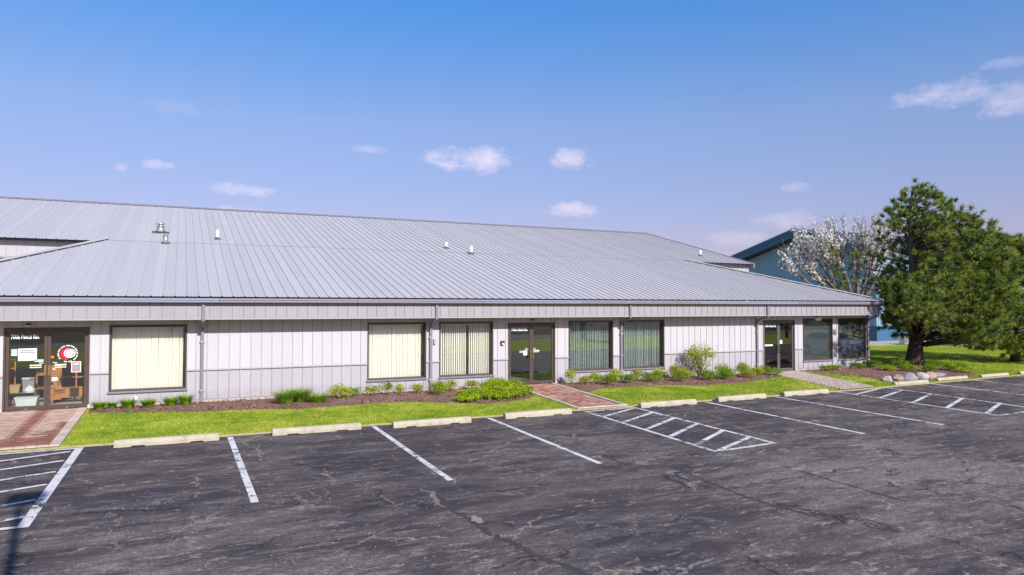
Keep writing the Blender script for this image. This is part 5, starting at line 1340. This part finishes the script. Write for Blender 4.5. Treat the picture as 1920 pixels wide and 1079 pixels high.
# air-conditioning units beside it
def ac_unit(x, y, w, h, label, mat):
    t = thing('air_conditioner', label, 'air conditioner', (x, y, gz_right(x, y)-.02), None, 'air conditioners beside the teal building')
    obj('pad', boxme('pad', -w/2-.15, w/2+.15, -.65, .65, 0, .10, CONC_TAN), t)
    obj('housing', boxme('housing', -w/2, w/2, -.5, .5, .10, h, mat), t)
    l = MB()
    for k in range(9): l.box(-w/2+.06, w/2-.06, -.52, -.502, .22+k*(h-.35)/9, .26+k*(h-.35)/9)
    obj('grille', l.me('grille', BLACKP), t)
    c = MB(); c.lathe([(.36, h), (.36, h+.05), (.30, h+.06)], 16); obj('fan_guard', c.me('fan_guard', BLACKP, True), t)
ac_unit(48.6, 33.0, 1.1, 1.05, 'pale grey cooling unit left of the dark ones below the pine', WHITEP)
ac_unit(50.6, 32.2, 1.3, 1.0, 'dark cooling unit with vertical sides right of the pale one', BLACKP)
ac_unit(52.4, 31.6, 1.3, 1.0, 'dark cooling unit farthest right under the pine boughs', GREYFRAME)
b = MB(); b.box(44.2, 44.35, 35.6, 35.75, 0, 1.4); 
o = thing('utility_pedestal', 'pale utility pedestal on the lawn left of the pine trunk', 'utility box', (49.2, 34.9, .03))
obj('body', boxme('body', -.25, .25, -.2, .2, 0, .62, GALV), o); obj('lid', boxme('lid', -.28, .28, -.23, .23, .62, .70, GALV), o)
sheet('gravel_strip', [(44.5, 31.2), (60, 26.3), (60, 26.7), (44.6, 31.7)], lambda x, y: gz_right(x, y)+.006, GRAVEL, **ST)
o = thing('shrub', 'bright green low shrub at the far right behind the lawn', 'shrub', (48.5, 27.2, .0)); q = leaf_cloud(1500, 1.4, .9, .9, .09, 77, 12); obj('leaves', tri_mesh('leaves', q, LEAF_G, 4), o); obj('stems', twigs(9, .6, .6, 5, .012).me('stems', TWIG), o)

# ------------------------------------------------------------------ behind the camera: what the panes mirror and what throws the pole shadow
lp = thing('light_pole', 'parking lot light pole behind the photographer throwing a thin shadow', 'light pole', (-.45, 1.9-.0, -.40))
LP_Y = 13.1-8.0/math.tan(SUN_EL)*math.cos(R(8)); LP_X = -2.22+8.0/math.tan(SUN_EL)*math.sin(R(8))
lp.location = (LP_X, LP_Y, -.42)
b = MB(); b.tube([(0, 0, .6), (0, 0, 8.0)], [.085, .06], 10); obj('pole', b.me('pole', GREYFRAME, True), lp)
b = MB(); b.lathe([(.28, 0), (.28, .6)], 16); obj('base', b.me('base', CONC_TAN, True), lp)
b = MB(); b.box(-.05, .05, -.05, .35, 8.0, 8.10); obj('arm', b.me('arm', GREYFRAME), lp); obj('lamp_head', boxme('lamp_head', -.26, .26, .3, .85, 7.98, 8.14, GREYFRAME), lp)
def car(x, y, rz, body_mat, label):
    t = thing('parked_car', label, 'car', (x, y, lot_z(y)), (0, 0, rz)); L, W = 2.3, .90
    side = [(-L, .35), (-L+.05, .62), (-L+.25, .82), (-1.25, .93), (-.72, 1.02), (-.2, 1.40), (.25, 1.47), (1.05, 1.44), (1.75, 1.08), (2.2, 1.0), (L, .75), (L-.03, .38), (1.72, .24), (-1.75, .24)]
    def wid(z): return W*(1 if z < .75 else 1-.05*(z-.75)/.25 if z < 1.0 else .95-.36*(z-1.0))
    n = len(side); V = [(sx, -wid(z), z) for sx, z in side] + [(sx, wid(z), z) for sx, z in side]
    b = MB(); b.add(V, [tuple(range(n)), tuple(range(n, 2*n))[::-1]] + [(i, n+i, n+(i+1) % n, (i+1) % n) for i in range(n)]); obj('body', b.me('body', body_mat), t)
    for s in (-1, 1):
        g = MB(); e_ = .012
        for P_ in ([(-.62, 1.03), (-.15, 1.36), (.28, 1.42), (.28, 1.03)], [(.36, 1.03), (.36, 1.42), (.98, 1.39), (1.52, 1.08)]):
            g.add([(a, s*(wid(z)+e_), z) for a, z in P_], [(0, 1, 2, 3)])
        obj('side_window', g.me('side_window', CARGLASS), t)
        for wx in (-1.42, 1.40):
            k = MB(); k.lathe([(.22, -.10), (.32, -.10), (.33, -.06), (.33, .06), (.32, .10), (.22, .10)], 20); w_ = obj('wheel', k.me('wheel', TYRE, True), t, (wx, s*.80, .33), (R(90), 0, 0))
            k = MB(); k.lathe([(.215, -.105), (.215, .105)], 14); obj('rim', k.me('rim', GALV), w_)
        obj('headlight', boxme('headlight', -L+.02, -L+.22, s*.62-.18, s*.62+.18, .66, .78, LAMP), t); obj('tail_light', boxme('tail_light', L-.12, L+.01, s*.66-.15, s*.66+.15, .78, .92, TAIL), t)
    g = MB(); g.add([(-.70, -.80, 1.045), (-.70, .80, 1.045), (-.22, .70, 1.40), (-.22, -.70, 1.40)], [(0, 1, 2, 3)]); g.add([(1.72, -.78, 1.12), (1.72, .78, 1.12), (1.12, .70, 1.43), (1.12, -.70, 1.43)], [(3, 2, 1, 0)]); obj('windscreen', g.me('windscreen', CARGLASS), t)
car(37.4, 14.2, R(-92), CARPAINT, 'silver saloon car parked beyond the right edge, seen mirrored in the window')
car(43.6, 14.0, R(-90), CARDARK, 'charcoal saloon car parked beyond the silver one')
# woods beyond the road, and two trees on the verge
rg = np.random.default_rng(8); out = []
for i in range(46):
    x = rg.uniform(-160, 220); y = rg.uniform(-120, -75); h = rg.uniform(5, 10)
    q = leaf_cloud(160, h*.5, h*.5, h, 1.1, 3000+i, 6); q[:, :, 0] += x; q[:, :, 1] += y; q[:, :, 2] -= .6; out.append(q)
obj('far_wood', tri_mesh('far_wood', np.vstack(out), WOODLEAF, 4), kind='stuff', label='far wood across the fields behind the photographer', category='wood')
for i, (x, y, h) in enumerate(((58, -9, 8), (66, -3, 7), (36, -14, 5))):
    o = thing('verge_tree', ('tall round tree on the verge behind the car park', 'second round tree on the verge farther right', 'small round tree on the verge nearest the road')[i], 'tree', (x, y, -.45), None, 'round trees on the grass verge')
    q = leaf_cloud(1500, h*.42, h*.42, h*.85, .34, 4000+i, 10, h*.12); obj('crown', tri_mesh('crown', q, WOODLEAF, 4), o)
    b = MB(); b.tube([(0, 0, 0), (0, 0, h*.5)], [.22, .12], 8); obj('trunk', b.me('trunk', BARK_G, True), o)
